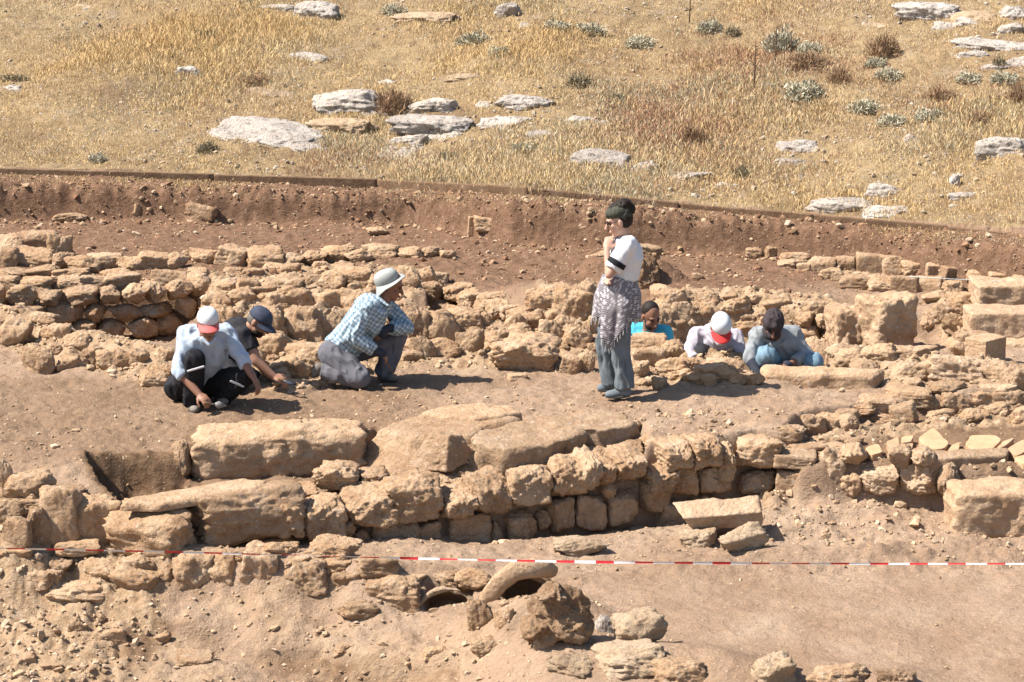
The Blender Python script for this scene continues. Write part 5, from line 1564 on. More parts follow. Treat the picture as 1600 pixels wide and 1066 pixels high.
# shawl: wrapped round the hips, hem falling to a point at the front left, with tassels
def shawl():
    n, m = 96, 40
    top = J(969, 431, 0)
    V = np.zeros((m + 1, n, 3)); W = np.zeros((m + 1, n, 3))
    for k in range(n):
        t = 2 * math.pi * k / n          # 0 = right (+x), 90 deg = away, 180 = left, 270 = towards the camera
        fx, fy = math.cos(t), math.sin(t)
        ang = math.degrees(t) % 360
        # hem length along the round: long point towards the camera-left, shorter behind
        hem = .37 + .19 * math.exp(-((ang - 245) / 26) ** 2) + .03 * math.sin(3 * t) - .03 * math.exp(-((ang - 200) / 25) ** 2)
        for i in range(m + 1):
            f = i / m
            d = hem * f
            rx = .132 + .052 * min(f * 2.2, 1) - .006 * f; ry = .158 + .060 * min(f * 2.0, 1)
            fold = 1 + (.05 + .07 * f) * math.sin(9 * t + 1.6 * f + 1.2 * math.sin(2 * t)) * f + .03 * math.sin(17 * t + 3 * f) * f
            cx = top[0] - .008 - .022 * f 
            V[i, k] = (cx + fx * rx * fold, top[1] + fy * ry * fold, top[2] + .012 - d + .010 * math.sin(6 * t) * (1 - f))
            W[i, k] = (t * .16, -d + .06 * math.sin(2 * t), 0)
    return V, W
SV, SW = shawl()
m1, n = SV.shape[:2]
idx = np.arange(m1 * n).reshape(m1, n)
F = np.stack([idx[:-1], np.roll(idx[:-1], -1, 1), np.roll(idx[1:], -1, 1), idx[1:]], -1).reshape(-1, 4)
me = mesh_np('shawl', SV.reshape(-1, 3) - np.array(R4.location), F, M['shawl'])
at_ = me.attributes.new('weave', 'FLOAT_VECTOR', 'POINT'); at_.data.foreach_set('vector', SW.reshape(-1, 3).astype(np.float32).ravel())
so = link('shawl', me, R4); md = so.modifiers.new('t', 'SOLIDIFY'); md.thickness = .005
fr = []
for k in range(0, n, 2):
    p = Vector(SV[-1, k]); q = p + Vector((rnd.uniform(-.006, .006), rnd.uniform(-.004, .004), -rnd.uniform(.035, .05)))
    fr.append(p_cone(p + Vector((0, 0, .006)), q, .0042, .003, n=6))
M['fringe'] = simple_mat('white tassels', (.62, .58, .58), rough=.9)
raw_child('fringe', fr, M['fringe'], so, R4)
tag(so.children[0], kind='stuff')

# ------------------------------------------------------------------ 5: man in turquoise, half hidden
R5, J = person('man in turquoise shirt with beard, only head and shoulders showing above the rubble', 1014, 585, 20.2)
pel, chest, neck = J(1010, 568, .15), J(1012, 528, .05), J(1014, 512, .0)
sL, sR = J(989, 514, .06), J(1040, 520, .02)
head = Frame(J(1017, 494, -.06), (.38, -.80, -.42), (.10, -.40, .9))
body = head_prims(head) + [p_cone(neck, head(0, -.02, -.05), .056, .055)]
rs = (sR - sL).normalized()
tr = trunk(pel, chest, neck, AX0, rs, Vector((.1, -1, 0)), Vector((.2, -1, -.4)))
body += [p_loft([(c, a - .02, b - .02, r, f) for c, a, b, r, f in tr])]
eL, wL, eR, wR = J(984, 545, -.1), J(1000, 562, -.25), J(1046, 548, -.1), J(1034, 566, -.25)
for s, e, w in ((sL, eL, wL), (sR, eR, wR)): body += [p_cone(s, e, .048, .042), p_cone(e, w, .042, .029)]
body += hand_prims(wL, (.3, -.5, -.7), (0, -.6, .6), -1, .8) + hand_prims(wR, (-.3, -.5, -.7), (0, -.6, .6), 1, .8)
hL, hR, kL, kR, aL, aR = J(1000, 572, .12), J(1022, 572, .12), J(990, 556, -.25), J(1040, 558, -.25), J(992, 584, -.1), J(1036, 584, -.1)
for h_, k_, a_ in ((hL, kL, aL), (hR, kR, aR)): body += [p_cone(h_, k_, .08, .055), p_cone(k_, a_, .055, .04)]
fuse('body', body, M['skin_dark'], R5, .0075, 2, dec=.6)
face_parts(R5, head)
fuse('hair', [p_ell(head(0, -.026, .046), (.080, .090, .090), head.ax), p_ell(head(.0, -.03, .0), (.080, .06, .06), head.ax)], M['hair'], R5, .007, 2)
raw('beard', [p_ell(head(0, .032, -.078), (.060, .056, .046), head.ax)], M['hair'], R5)
sh = [p_loft([(c, a + .010, b + .014, r, f) for c, a, b, r, f in tr]), p_cone(sL, sR, .068, .068)]
for s, e in ((sL, eL), (sR, eR)): sh += [p_cone(s, lerp(s, e, .7), .068, .066, c1=False)]
fuse('shirt', sh, M['turquoise'], R5, .010, 3, .006, 12, 2, dec=.7)
fuse('trousers', [p_ell(lerp(hL, hR, .5), (.17, .14, .12)), p_cone(hL, kL, .10, .08), p_cone(hR, kR, .10, .08), p_cone(kL, aL, .08, .07), p_cone(kR, aR, .08, .07)], M['charcoal'], R5, .011, 3, .005, 11, 6, dec=.6)
shoe(R5, J(992, 589, .0), J(990, 594, -.22)); shoe(R5, J(1036, 589, .0), J(1040, 594, -.22))

# ------------------------------------------------------------------ 6: man in lilac shirt, white cap with red visor
R6, J = person('man bent forward in lilac shirt and white cap with bright red visor', 1120, 592, 19.55)
pel, chest, neck = J(1118, 572, .32), J(1122, 540, .12), J(1124, 522, -.02)
sL, sR = J(1090, 524, .06), J(1150, 526, .06)
eL, wL = J(1076, 556, -.06), J(1100, 572, -.22)
eR, wR = J(1156, 562, -.08), J(1146, 584, -.24)
rs = (sR - sL).normalized()
head = Frame(J(1126, 512, -.16), (.05, -.72, -.69), (.02, -.70, .72))
body = head_prims(head) + [p_cone(neck, head(0, -.03, -.03), .056, .055)]
tr = trunk(pel, chest, neck, AX0, rs, Vector((0, -1, -.3)), Vector((0, -.8, -.8)))
body += [p_loft([(c, a - .02, b - .02, r, f) for c, a, b, r, f in tr])]
for s, e, w in ((sL, eL, wL), (sR, eR, wR)): body += [p_cone(s, e, .048, .042), p_cone(e, w, .042, .029)]
body += hand_prims(wL, (.5, -.5, -.6), (0, -.6, .6), -1, .8) + hand_prims(wR, (-.1, -.5, -.8), (0, -.6, .6), 1, .8)
hL, hR, kL, kR, aL, aR = J(1107, 575, .28), J(1130, 575, .28), J(1098, 552, -.06), J(1142, 560, -.06), J(1098, 586, .06), J(1142, 586, .06)
for h_, k_, a_ in ((hL, kL, aL), (hR, kR, aR)): body += [p_cone(h_, k_, .08, .055), p_cone(k_, a_, .055, .04)]
fuse('body', body, M['skin_dark'], R6, .0075, 2, dec=.6)
face_parts(R6, head)
raw('hair', [p_ell(head(0, -.035, .0), (.081, .082, .075), head.ax)], M['hair'], R6)
sh = [p_loft([(c, a + .012, b + .016, r, f) for c, a, b, r, f in tr]), p_cone(sL, sR, .074, .074), p_ell(lerp(sL, sR, .5) + Vector((0, .06, -.0)), (.16, .14, .10))]
for s, e, w, t in ((sL, eL, wL, .4), (sR, eR, wR, .75)): sh += [p_cone(s, e, .070, .062), p_cone(e, lerp(e, w, t), .062, .054, c1=False)]
fuse('shirt', sh, M['lilac'], R6, .009, 3, .012, 14, 12, dec=.7)
fuse('collar', [p_cone(J(1107, 520, -.06), J(1122, 538, -.12), .017, .015), p_cone(J(1142, 522, -.06), J(1128, 538, -.12), .017, .015)], M['lilac'], R6, .007, 2)
fuse('trousers', [p_ell(lerp(hL, hR, .5), (.17, .15, .12)), p_cone(hL, kL, .10, .085), p_cone(hR, kR, .10, .085), p_cone(kL, aL, .08, .07), p_cone(kR, aR, .08, .07)], M['charcoal'], R6, .011, 3, .005, 11, 6, dec=.6)
shoe(R6, J(1098, 592, .16), J(1097, 597, -.08)); shoe(R6, J(1142, 592, .16), J(1143, 597, -.08))
cap_parts(R6, head, M['capwhite'], M['capred'], scale=1.03)

# ------------------------------------------------------------------ 7: worker in grey sweatshirt and jeans, dark head wrap
R7, J = person('worker crouching in grey sweatshirt and blue jeans, head wrapped in dark cloth', 1212, 598, 19.3)
pel, chest, neck = J(1226, 578, .30), J(1216, 545, .12), J(1212, 524, .0)
sL, sR = J(1184, 524, .02), J(1240, 522, .08)
eL, wL = J(1172, 560, -.10), J(1184, 584, -.22)
eR, wR = J(1262, 555, .02), J(1236, 568, -.16)
rs = (sR - sL).normalized()
head = Frame(J(1208, 508, -.10), (-.06, -.82, -.57), (.05, -.55, .83))
body = head_prims(head) + [p_cone(neck, head(0, -.02, -.05), .056, .055)]
tr = trunk(pel, chest, neck, AX0, rs, Vector((-.1, -1, 0)), Vector((-.1, -1, -.5)))
body += [p_loft([(c, a - .02, b - .02, r, f) for c, a, b, r, f in tr])]
for s, e, w in ((sL, eL, wL), (sR, eR, wR)): body += [p_cone(s, e, .048, .042), p_cone(e, w, .042, .029)]
body += hand_prims(wL, J(1189, 596, -.26) - wL, (0, -.6, .6), -1, .8) + hand_prims(wR, J(1222, 572, -.22) - wR, (.2, -.4, .8), 1, .8)
hL, hR, kL, kR, aL, aR = J(1212, 582, .28), J(1240, 582, .28), J(1197, 556, -.16), J(1271, 566, -.08), J(1199, 590, .0), J(1262, 592, .08)
for h_, k_, a_ in ((hL, kL, aL), (hR, kR, aR)): body += [p_cone(h_, k_, .08, .055), p_cone(k_, a_, .055, .04)]
fuse('body', body, M['skin_dark'], R7, .0075, 2, dec=.6)
face_parts(R7, head, mouth=False)
fuse('head_wrap', [p_ell(head(0, -.015, .035), (.090, .112, .108), head.ax), p_ell(head(0, .020, -.075), (.075, .088, .055), head.ax), p_ell(head(0, -.03, -.09), (.085, .08, .06), head.ax), p_ell(head(0, .030, -.04), (.070, .090, .045), head.ax), p_ell(head(0, .02, .06), (.086, .088, .05), head.ax)], M['wrap'], R7, .007, 2, .006, 26, 4)
sh = [p_loft([(c, a + .012, b + .016, r, f) for c, a, b, r, f in tr]), p_cone(sL, sR, .074, .074), p_ell(lerp(sL, sR, .5) + Vector((.02, .05, -.02)), (.15, .13, .10))]
for s, e, w, t in ((sL, eL, wL, .25), (sR, eR, wR, .8)): sh += [p_cone(s, e, .068, .058), p_cone(e, lerp(e, w, t), .058, .050, c1=False)]
fuse('sweatshirt', sh, M['greyshirt'], R7, .009, 3, .012, 13, 14, dec=.7)
fuse('glove', [p_cone(lerp(eL, wL, .2), wL, .052, .040, c0=False), p_ell(lerp(wL, J(1189, 596, -.26), .5), (.04, .035, .05))], M['glove'], R7, .008, 2)
fuse('glove', [p_ell(lerp(wR, J(1222, 572, -.22), .45), (.052, .035, .036))], M['glove'], R7, .008, 2)
fuse('jeans', [p_ell(lerp(hL, hR, .5), (.18, .15, .125)), p_cone(hL, kL, .108, .092), p_cone(hR, kR, .108, .088), p_cone(kL, aL, .090, .075, c1=False), p_cone(kR, aR, .086, .074, c1=False)], M['bluejean'], R7, .009, 3, .010, 14, 16, dec=.7)
shoe(R7, J(1199, 596, .12), J(1197, 602, -.12)); shoe(R7, J(1262, 597, .18), J(1264, 602, -.06))
# ================================================================== HILL: OUTCROPS, SHRUBS, GRASS
OUT = [  # photo box, label, material
    ((425, 205, 190, 44), 'long grey whale backed outcrop above the left timber, largest on the hill', 'grey'),
    ((625, 237, 140, 20), 'low pale ledge of rock just right of the whale backed outcrop', 'grey'),
    ((548, 152, 110, 58), 'broad sloping grey outcrop left of the round brown bush', 'grey'),
    ((535, 190, 90, 40), 'smooth pinkish slope of bare rock under the broad sloping outcrop', 'mortar'),
    ((600, 125, 44, 14), 'small pale rock ledge above the round brown bush', 'grey'),
    ((678, 188, 120, 48), 'large cracked white outcrop right of the round brown bush', 'grey'),
    ((672, 160, 86, 34), 'upper grey block of the cracked white outcrop', 'grey'),
    ((640, 215, 60, 22), 'low white rock at the lower edge of the cracked white outcrop', 'grey'),
    ((795, 186, 86, 28), 'loaf shaped grey rock with a dark underside in the middle of the hill', 'grey'),
    ((822, 155, 84, 32), 'pale flat outcrop above the loaf shaped rock', 'grey'),
    ((850, 208, 60, 24), 'grey flat rock right below the loaf shaped rock', 'grey'),
    ((478, 86, 60, 22), 'small tilted pale slab in the golden grass, upper left of the hill', 'grey'),
    ((492, 10, 62, 40), 'dark grey boulder cut by the top edge, left of centre', 'grey'),
    ((436, 8, 50, 18), 'flat grey rock left of the dark grey boulder at the top edge', 'grey'),
    ((668, 22, 90, 26), 'streak of pale bedrock near the top edge, right of the dark boulder', 'mortar'),
    ((794, 10, 36, 34), 'upright grey boulder cut by the top edge near the centre', 'grey'),
    ((822, 36, 28, 12), 'small dark grey stone under the upright boulder at the top edge', 'grey'),
    ((735, 117, 72, 14), 'thin pale rock ledge in the grass above the cracked white outcrop', 'mortar'),
    ((420, 146, 80, 20), 'pinkish strip of bedrock above the whale backed outcrop', 'mortar'),
    ((295, 107, 36, 26), 'tilted pale rock in the dry grass, left part of the hill', 'grey'),
    ((16, 134, 42, 14), 'white flat stone at the left edge of the hill', 'grey'),
    ((50, 147, 30, 9), 'small pinkish stone just right of the white flat stone at the left edge', 'mortar'),
    ((136, 13, 56, 10), 'long thin pale stone near the top left corner', 'mortar'),
    ((936, 242, 86, 38), 'broken white outcrop on the hill above the standing woman', 'grey'),
    ((905, 183, 44, 18), 'small grey rock right of the pale flat outcrop', 'grey'),
    ((945, 190, 60, 14), 'low grey ledge above the broken white outcrop', 'grey'),
    ((1010, 255, 46, 24), 'small jagged grey rock right of the broken white outcrop', 'grey'),
    ((1062, 270, 86, 20), 'smooth pale green outcrop right of the woman\'s head', 'grey'),
    ((1140, 286, 60, 18), 'low white rock at the right end of the smooth pale outcrop', 'grey'),
    ((1062, 177, 36, 16), 'dark grey rock in the dry grass right of centre', 'grey'),
    ((1030, 198, 36, 12), 'flat pale rock beside the dark grey rock right of centre', 'mortar'),
    ((1140, 156, 40, 18), 'grey slanted rock high on the hill right of the dark grey rock', 'grey'),
    ((1185, 130, 50, 14), 'pale ledge high on the hill beside the dead stalk', 'grey'),
    ((1254, 224, 70, 28), 'smooth white boulder alone in the grass, right part of the hill', 'grey'),
    ((1240, 250, 70, 18), 'low pale ledge under the smooth white boulder', 'grey'),
    ((1250, 272, 20, 14), 'small pale stone below the smooth white boulder', 'grey'),
    ((1322, 315, 100, 34), 'upper half of the long white outcrop touching the timber at the right', 'grey'),
    ((1415, 331, 112, 32), 'lower half of the long white outcrop touching the timber at the right', 'grey'),
    ((1380, 292, 48, 36), 'knobbly grey rock standing on the grass above the long white outcrop', 'grey'),
    ((1494, 276, 16, 30), 'small upright lilac grey stone right of the knobbly grey rock', 'grey'),
    ((1510, 300, 44, 20), 'half buried grey rock below the small upright stone', 'grey'),
    ((1425, 212, 26, 18), 'small grey boulder in the dry weeds, right part of the hill', 'grey'),
    ((1572, 222, 76, 44), 'large grey outcrop at the right edge, half way up the hill', 'grey'),
    ((1544, 247, 18, 8), 'small white stone left below the outcrop at the right edge', 'grey'),
    ((1455, 10, 90, 44), 'big pale boulder near the top right corner', 'grey'),
    ((1484, 38, 44, 18), 'dark edged rock below the big pale boulder', 'grey'),
    ((1560, 66, 110, 26), 'broken grey ledges in the top right corner', 'grey'),
    ((1582, 40, 40, 26), 'square grey block standing on the ledges in the top right corner', 'grey'),
    ((1545, 22, 100, 22), 'pale sloping bedrock at the very top right', 'mortar'),
    ((1560, 100, 50, 14), 'low grey rock below the broken ledges in the top right corner', 'grey'),
    ((1516, 60, 22, 20), 'small pointed rock left of the broken ledges', 'grey'),
    ((1375, 36, 56, 12), 'pale flat rock left below the big pale boulder', 'mortar'),
    ((1594, 14, 56, 30), 'grey rock face cut by the top right corner', 'grey'),
    ((1528, 82, 56, 16), 'flat grey ledge left under the broken ledges in the top right corner', 'grey'),
    ((1596, 92, 50, 20), 'grey ledge cut by the right edge below the broken ledges', 'grey'),
    ((1512, 30, 40, 20), 'grey rock between the big pale boulder and the square block', 'grey'),
    ((520, 172, 60, 16), 'narrow grey ledge left under the broad sloping outcrop', 'grey'),
    ((585, 172, 60, 22), 'grey rock hump at the right foot of the broad sloping outcrop', 'grey'),
    ((700, 205, 60, 20), 'pale rock tongue at the right foot of the cracked white outcrop', 'grey'),
    ((760, 160, 40, 14), 'small pale rock between the cracked outcrop and the pale flat outcrop', 'grey'),
    ((930, 258, 60, 14), 'low pale shelf under the broken white outcrop', 'grey'),
]
OUTP = []
for bx, lb, m_ in OUT:
    w = bx[2]
    c, d = box_to_world(*bx, depth=None, sink=.35)
    s = math.hypot(c[1], HC) / FPX
    D = max(min(w * s * .5, bx[3] * s * 3.2), .15)
    base = hit(bx[0], bx[1] + bx[3] / 2 - 1)
    short_ = base[1] - D * .25 - float(timber_line(base[0])[0]) - .10
    if short_ < 0: D *= .7; base = base + np.array([0, min(-short_, .3), 0])
    top = at_y(bx[0], bx[1] - bx[3] / 2, base[1] + D * .6)[2]
    g1 = hz(base[0], base[1] + D * .5)
    Hh = max((top - g1) * .75, .035) + .16
    o = put(None, (base[0], base[1] + D * .5, g1 + Hh / 2 - .185), (w * s * 1.2, D * 1.3, Hh), rnd.uniform(-.12, .12) - .24, 'out', m_, 'limestone_outcrop', (.18, rnd.uniform(-.02, .08)))
    OUTP.append((base[0], base[1] + D * .5, w * s))
    tag(o, lb, 'outcrop', 'limestone outcrops on the dry hill')

# ------------------------------------------------------------------ shrubs
def leafy(name, cols, seed, n=1000, ln=(.03, .065), wd=(.003, .008), up=.5, twigs=14):
    r = np.random.RandomState(seed)
    V = []; F = []; C = []
    for i in range(n):
        d = r.normal(0, 1, 3); d[2] = abs(d[2]) * .9 + .05; d /= np.linalg.norm(d)
        rad = r.uniform(.25, .5) * (1 + .25 * math.sin(d[0] * 5 + seed) * math.cos(d[1] * 4))
        p = d * rad * np.array([1, 1, .9])
        t = d * .6 + r.normal(0, .5, 3); t[2] += up; t /= np.linalg.norm(t)
        s = np.cross(t, r.normal(0, 1, 3)); s /= np.linalg.norm(s)
        l = r.uniform(*ln) / .35; w = r.uniform(*wd) / .35
        k = len(V)
        V += [p - t * l * .5, p + s * w, p + t * l * .5, p - s * w]
        F.append((k, k + 1, k + 2, k + 3)); c = cols[r.randint(len(cols))]; q = r.uniform(.75, 1.2)
        C += [(c[0] * q, c[1] * q, c[2] * q, 1)] * 4
    for i in range(twigs):
        d = r.normal(0, 1, 3); d[2] = abs(d[2]) + .3; d /= np.linalg.norm(d)
        s = np.cross(d, (0.3, .9, .1)); s /= np.linalg.norm(s)
        k = len(V); V += [-s * .012, s * .012, d * .48 + s * .004, d * .48 - s * .004]; F.append((k, k + 1, k + 2, k + 3)); C += [(.12, .08, .05, 1)] * 4
    me = mesh_np(name, np.array(V), np.array(F), M['leaf'], smooth=False)
    ca = me.color_attributes.new('tint', 'FLOAT_COLOR', 'POINT'); ca.data.foreach_set('color', np.array(C, np.float32).ravel())
    return me

def tint_mat(name, trans=.25):
    m, nt, b = new_mat(name)
    at = N(nt, 'ShaderNodeAttribute', attribute_name='tint')
    base_colour(nt, b, at.outputs['Color'])
    b.inputs['Roughness'].default_value = .9
    return m
M['leaf'] = tint_mat('dry leaves')
SAGE = [(.46, .45, .32), (.54, .52, .38), (.40, .38, .26), (.60, .57, .43)]
BROWN = [(.34, .22, .125), (.40, .27, .155), (.26, .17, .10), (.46, .33, .20)]
DARK = [(.20, .18, .11), (.26, .23, .14), (.15, .13, .085), (.34, .29, .18)]
SHM = {'sage': [leafy('sage_leaves', SAGE, 5 + i) for i in range(3)], 'brown': [leafy('brown_leaves', BROWN, 15 + i, wd=(.002, .004), ln=(.06, .12)) for i in range(2)],
       'dark': [leafy('dark_leaves', DARK, 25 + i, n=800) for i in range(2)]}
SHR = [
    ((612, 150, 74, 46), 'brown', 'round brown bush between the sloping outcrop and the cracked white outcrop'),
    ((615, 10, 44, 24), 'sage', 'olive tuft of shrub at the top edge beside the pale bedrock streak'),
    ((905, 120, 50, 26), 'dark', 'dark low shrub in the golden grass above the woman'),
    ((962, 148, 36, 18), 'dark', 'small dark tuft right below the dark low shrub'),
    ((1083, 206, 56, 34), 'brown', 'olive brown bush right of the dark grey rock'),
    ((1158, 264, 34, 26), 'dark', 'dark spiky plant at the right end of the smooth pale outcrop'),
    ((818, 226, 44, 20), 'sage', 'grey green low plant under the loaf shaped rock'),
    ((1222, 56, 60, 46), 'sage', 'pale sage shrub beside the dead stalks, high on the right'),
    ((1266, 70, 50, 26), 'sage', 'low sage shrub right of the pale sage shrub with the stalks'),
    ((1382, 64, 54, 44), 'brown', 'tall brown bush below the pale flat rock near the top right'),
    ((1262, 88, 70, 34), 'brown', 'wide russet bush under the two sage shrubs'),
    ((1312, 112, 44, 30), 'brown', 'small brown bush right of the wide russet bush'),
    ((1370, 92, 40, 20), 'sage', 'small sage tuft under the tall brown bush'),
    ((1388, 110, 50, 24), 'sage', 'flat sage shrub below the small sage tuft'),
    ((1258, 134, 74, 40), 'sage', 'wide sage shrub below the russet bush'),
    ((1352, 160, 56, 28), 'sage', 'low sage shrub in the middle of the right hillside'),
    ((1394, 182, 54, 26), 'sage', 'grey sage shrub left of the weedy patch'),
    ((1454, 174, 60, 30), 'sage', 'large pale sage shrub among brown weeds on the right'),
    ((1514, 116, 50, 20), 'sage', 'small sage shrub below the top right ledges'),
    ((1590, 140, 40, 46), 'brown', 'dark brown bush at the right edge under the grey ledges'),
    ((1562, 92, 30, 20), 'dark', 'dark round plant on the slope below the top right ledges'),
    ((1570, 116, 50, 26), 'sage', 'sage shrub beside the dark brown bush at the right edge'),
    ((920, 40, 60, 26), 'sage', 'grey sage shrub near the top edge right of centre'),
    ((870, 36, 50, 24), 'sage', 'grey sage shrub near the top edge beside the upright boulder'),
    ((1000, 60, 56, 24), 'sage', 'pale shrub high on the hill above the woman'),
    ((1110, 36, 44, 26), 'sage', 'sage shrub near the top edge left of the dead stalks'),
    ((1145, 44, 30, 20), 'dark', 'dark small shrub near the top edge right of a sage shrub'),
    ((745, 55, 60, 26), 'sage', 'pale green shrub under the bedrock streak near the top'),
    ((780, 75, 44, 20), 'sage', 'pale green low plant right of the pale green shrub near the top'),
    ((152, 242, 34, 20), 'sage', 'green tuft by the timber at the left'),
    ((326, 226, 40, 22), 'dark', 'dark weedy tuft left below the whale backed outcrop'),
    ((320, 48, 60, 14), 'dark', 'dark strip of shrub in the golden grass at the upper left'),
    ((270, 82, 36, 12), 'dark', 'small dark weed above the tilted pale rock'),
    ((20, 118, 60, 14), 'dark', 'dark weeds over the white flat stone at the left edge'),
    ((700, 240, 36, 18), 'dark', 'dark tuft at the right end of the low pale ledge'),
    ((400, 120, 60, 18), 'brown', 'brown weeds above the pinkish bedrock strip'),
    ((1535, 180, 60, 30), 'brown', 'dry brown weeds left of the outcrop at the right edge'),
    ((1470, 140, 50, 26), 'brown', 'reddish brown weeds above the large pale sage shrub'),
]
for bx, kd, lb in SHR:
    g = hit(bx[0], bx[1] + bx[3] / 2)
    s = math.hypot(g[1], HC) / FPX
    me = rnd.choice(SHM[kd])
    o = bpy.data.objects.new('shrub' if kd != 'brown' else 'dry_bush', me); COL.objects.link(o)
    o.location = Vector(g) + Vector((0, .02, -.02)); o.scale = (bx[2] * s * 1.05, bx[2] * s * .9, bx[3] * s * 1.7); o.rotation_euler = (0, 0, rnd.uniform(0, 6.28))
    tag(o, lb, 'shrub', 'low shrubs on the dry hill')

def stalk(px, py, h, lb, seed):
    g = hit(px, py + h / 2); s = math.hypot(g[1], HC) / FPX; hh = h * s
    r = random.Random(seed)
    P = [p_cone(g, Vector(g) + Vector((.01, 0, hh)), .012, .005, n=6)]
    for k in range(9):
        z = hh * r.uniform(.35, .95); a = r.uniform(0, 6.28); b0 = Vector(g) + Vector((.01 * z / hh, 0, z))
        P.append(p_cone(b0, b0 + Vector((math.cos(a) * .07, math.sin(a) * .07, r.uniform(.03, .09))), .005, .003, n=5))
    t = thing('dead_stalk', g, lb, 'plant', 'dead stalks on the hill')
    raw('stem', P, M['bark'], t)
M['bark'] = simple_mat('dry stem', (.14, .09, .055), rough=.9)
stalk(1178, 102, 70, 'tall thin dead stalk on the hill left of the pale sage shrub', 1)
stalk(1211, 72, 60, 'thin dead stalk standing in front of the pale sage shrub', 2)
stalk(1234, 82, 46, 'short dead stalk right of the pale sage shrub', 3)
stalk(1077, 16, 40, 'bare branched stalk cut by the top edge right of centre', 4)

# ------------------------------------------------------------------ dry grass
def grass():
    r = np.random.RandomState(7)
    nt_ = 20000
    u = r.uniform(-1.1, 1.1, nt_ * 3); yy = 21.5 + 17 * r.uniform(0, 1, nt_ * 3) ** 1.15
    xx = u * (yy * .235)
    dens = .40 + .80 * fbm(xx * .55, yy * .5, seed=71, octv=3) + .30 * vnoise(xx * 2.2, yy * 2.2, seed=72)
    ym, _ = timber_line(xx)
    keep = (yy > ym + .10) & (r.uniform(0, 1, len(xx)) < np.clip(dens, .27, 1))
    xx, yy, dens = xx[keep][:nt_], yy[keep][:nt_], dens[keep][:nt_]
    # short tufts on the strip between the cut and the timber
    xs = r.uniform(-6.2, 5.5, 2200); f = r.uniform(.05, .97, 2200)
    yt = np.interp(xs, _t[:, 0], _t[:, 1]); ym2, _ = timber_line(xs)
    ys = yt + (ym2 - yt) * f
    k2 = (r.uniform(0, 1, 2200) < .35 + .5 * vnoise(xs * .9, ys * 0, seed=73))
    X = np.concatenate([xx, xs[k2]]); Y = np.concatenate([yy, ys[k2]]); short = np.concatenate([np.zeros(len(xx)), np.ones(k2.sum())])
    dn = np.concatenate([np.clip(dens, 0, 1.2), np.full(k2.sum(), .2)])
    Z = H(X, Y)
    nb = 24
    gold = fbm(X * .45, Y * .42, seed=74, octv=3); red = fbm(X * .6, Y * .6, seed=75, octv=3); sag = fbm(X * .8, Y * .8, seed=76, octv=3)
    pal = np.array([(.74, .54, .26), (.76, .62, .37), (.50, .44, .27), (.48, .285, .17), (.60, .56, .40)])
    w = np.stack([np.exp(2.2 * gold), np.full(len(X), .9), np.exp(2.2 * sag) * .55, np.exp(2.4 * red) * .25 * (1 + 4.0 * sm((X + 1) / 4) * sm((Y - 26) / 3)), np.exp(2.4 * sag) * .32], 1)
    w /= w.sum(1, keepdims=True); cum = w.cumsum(1)
    n = len(X) * nb
    ti = np.repeat(np.arange(len(X)), nb)
    sp = (r.uniform(0, 1, n)[:, None] > cum[ti]).sum(1).clip(0, 4)
    C = pal[sp] * r.uniform(.75, 1.2, n)[:, None]
    a = r.uniform(0, 2 * np.pi, n); rad = np.abs(r.normal(0, .14, n))
    bx = X[ti] + np.cos(a) * rad; by = Y[ti] + np.sin(a) * rad; bz = Z[ti] + (by - Y[ti]) * .14 - .012
    h = r.uniform(.025, .085, n) * (0.55 + .75 * dn[ti]) * np.where(sp == 0, 1.35, 1.0) * np.where(short[ti] > 0, .45, 1)
    la = r.uniform(0, 2 * np.pi, n); ll = h * r.uniform(.1, .75, n)
    wd = r.uniform(.0018, .0042, n)
    wa = r.uniform(-.9, .9, n)
    sx, sy = np.cos(wa) * wd, np.sin(wa) * wd
    B = np.stack([bx, by, bz], 1)
    T = B + np.stack([np.cos(la) * ll, np.sin(la) * ll, h], 1)
    Mm = B * .45 + T * .55 + np.stack([-np.cos(la) * ll * .18, -np.sin(la) * ll * .18, h * .10], 1)
    S = np.stack([sx, sy, 0 * sx], 1)
    V = np.stack([B, Mm + S, T, Mm - S], 1).reshape(-1, 3)
    F = np.arange(n * 4).reshape(-1, 4)
    me = mesh_np('dry_grass', V, F, M['blade'], smooth=False)
    col = np.ones((n, 4, 4), np.float32); col[:, :, :3] = C[:, None, :]
    ca = me.color_attributes.new('tint', 'FLOAT_COLOR', 'POINT'); ca.data.foreach_set('color', col.ravel())
    tag(link('dry_grass', me), 'dry golden grass covering the hillside', kind='stuff')
M['blade'] = tint_mat('dry grass blades')
grass()

# ------------------------------------------------------------------ loose stones too small to pick out
def ico():
    bm = bmesh.new(); bmesh.ops.create_icosphere(bm, subdivisions=1, radius=1)
    V = np.array([v.co[:] for v in bm.verts]); F = np.array([[v.index for v in f.verts] for f in bm.faces]); bm.free()
    return V, F

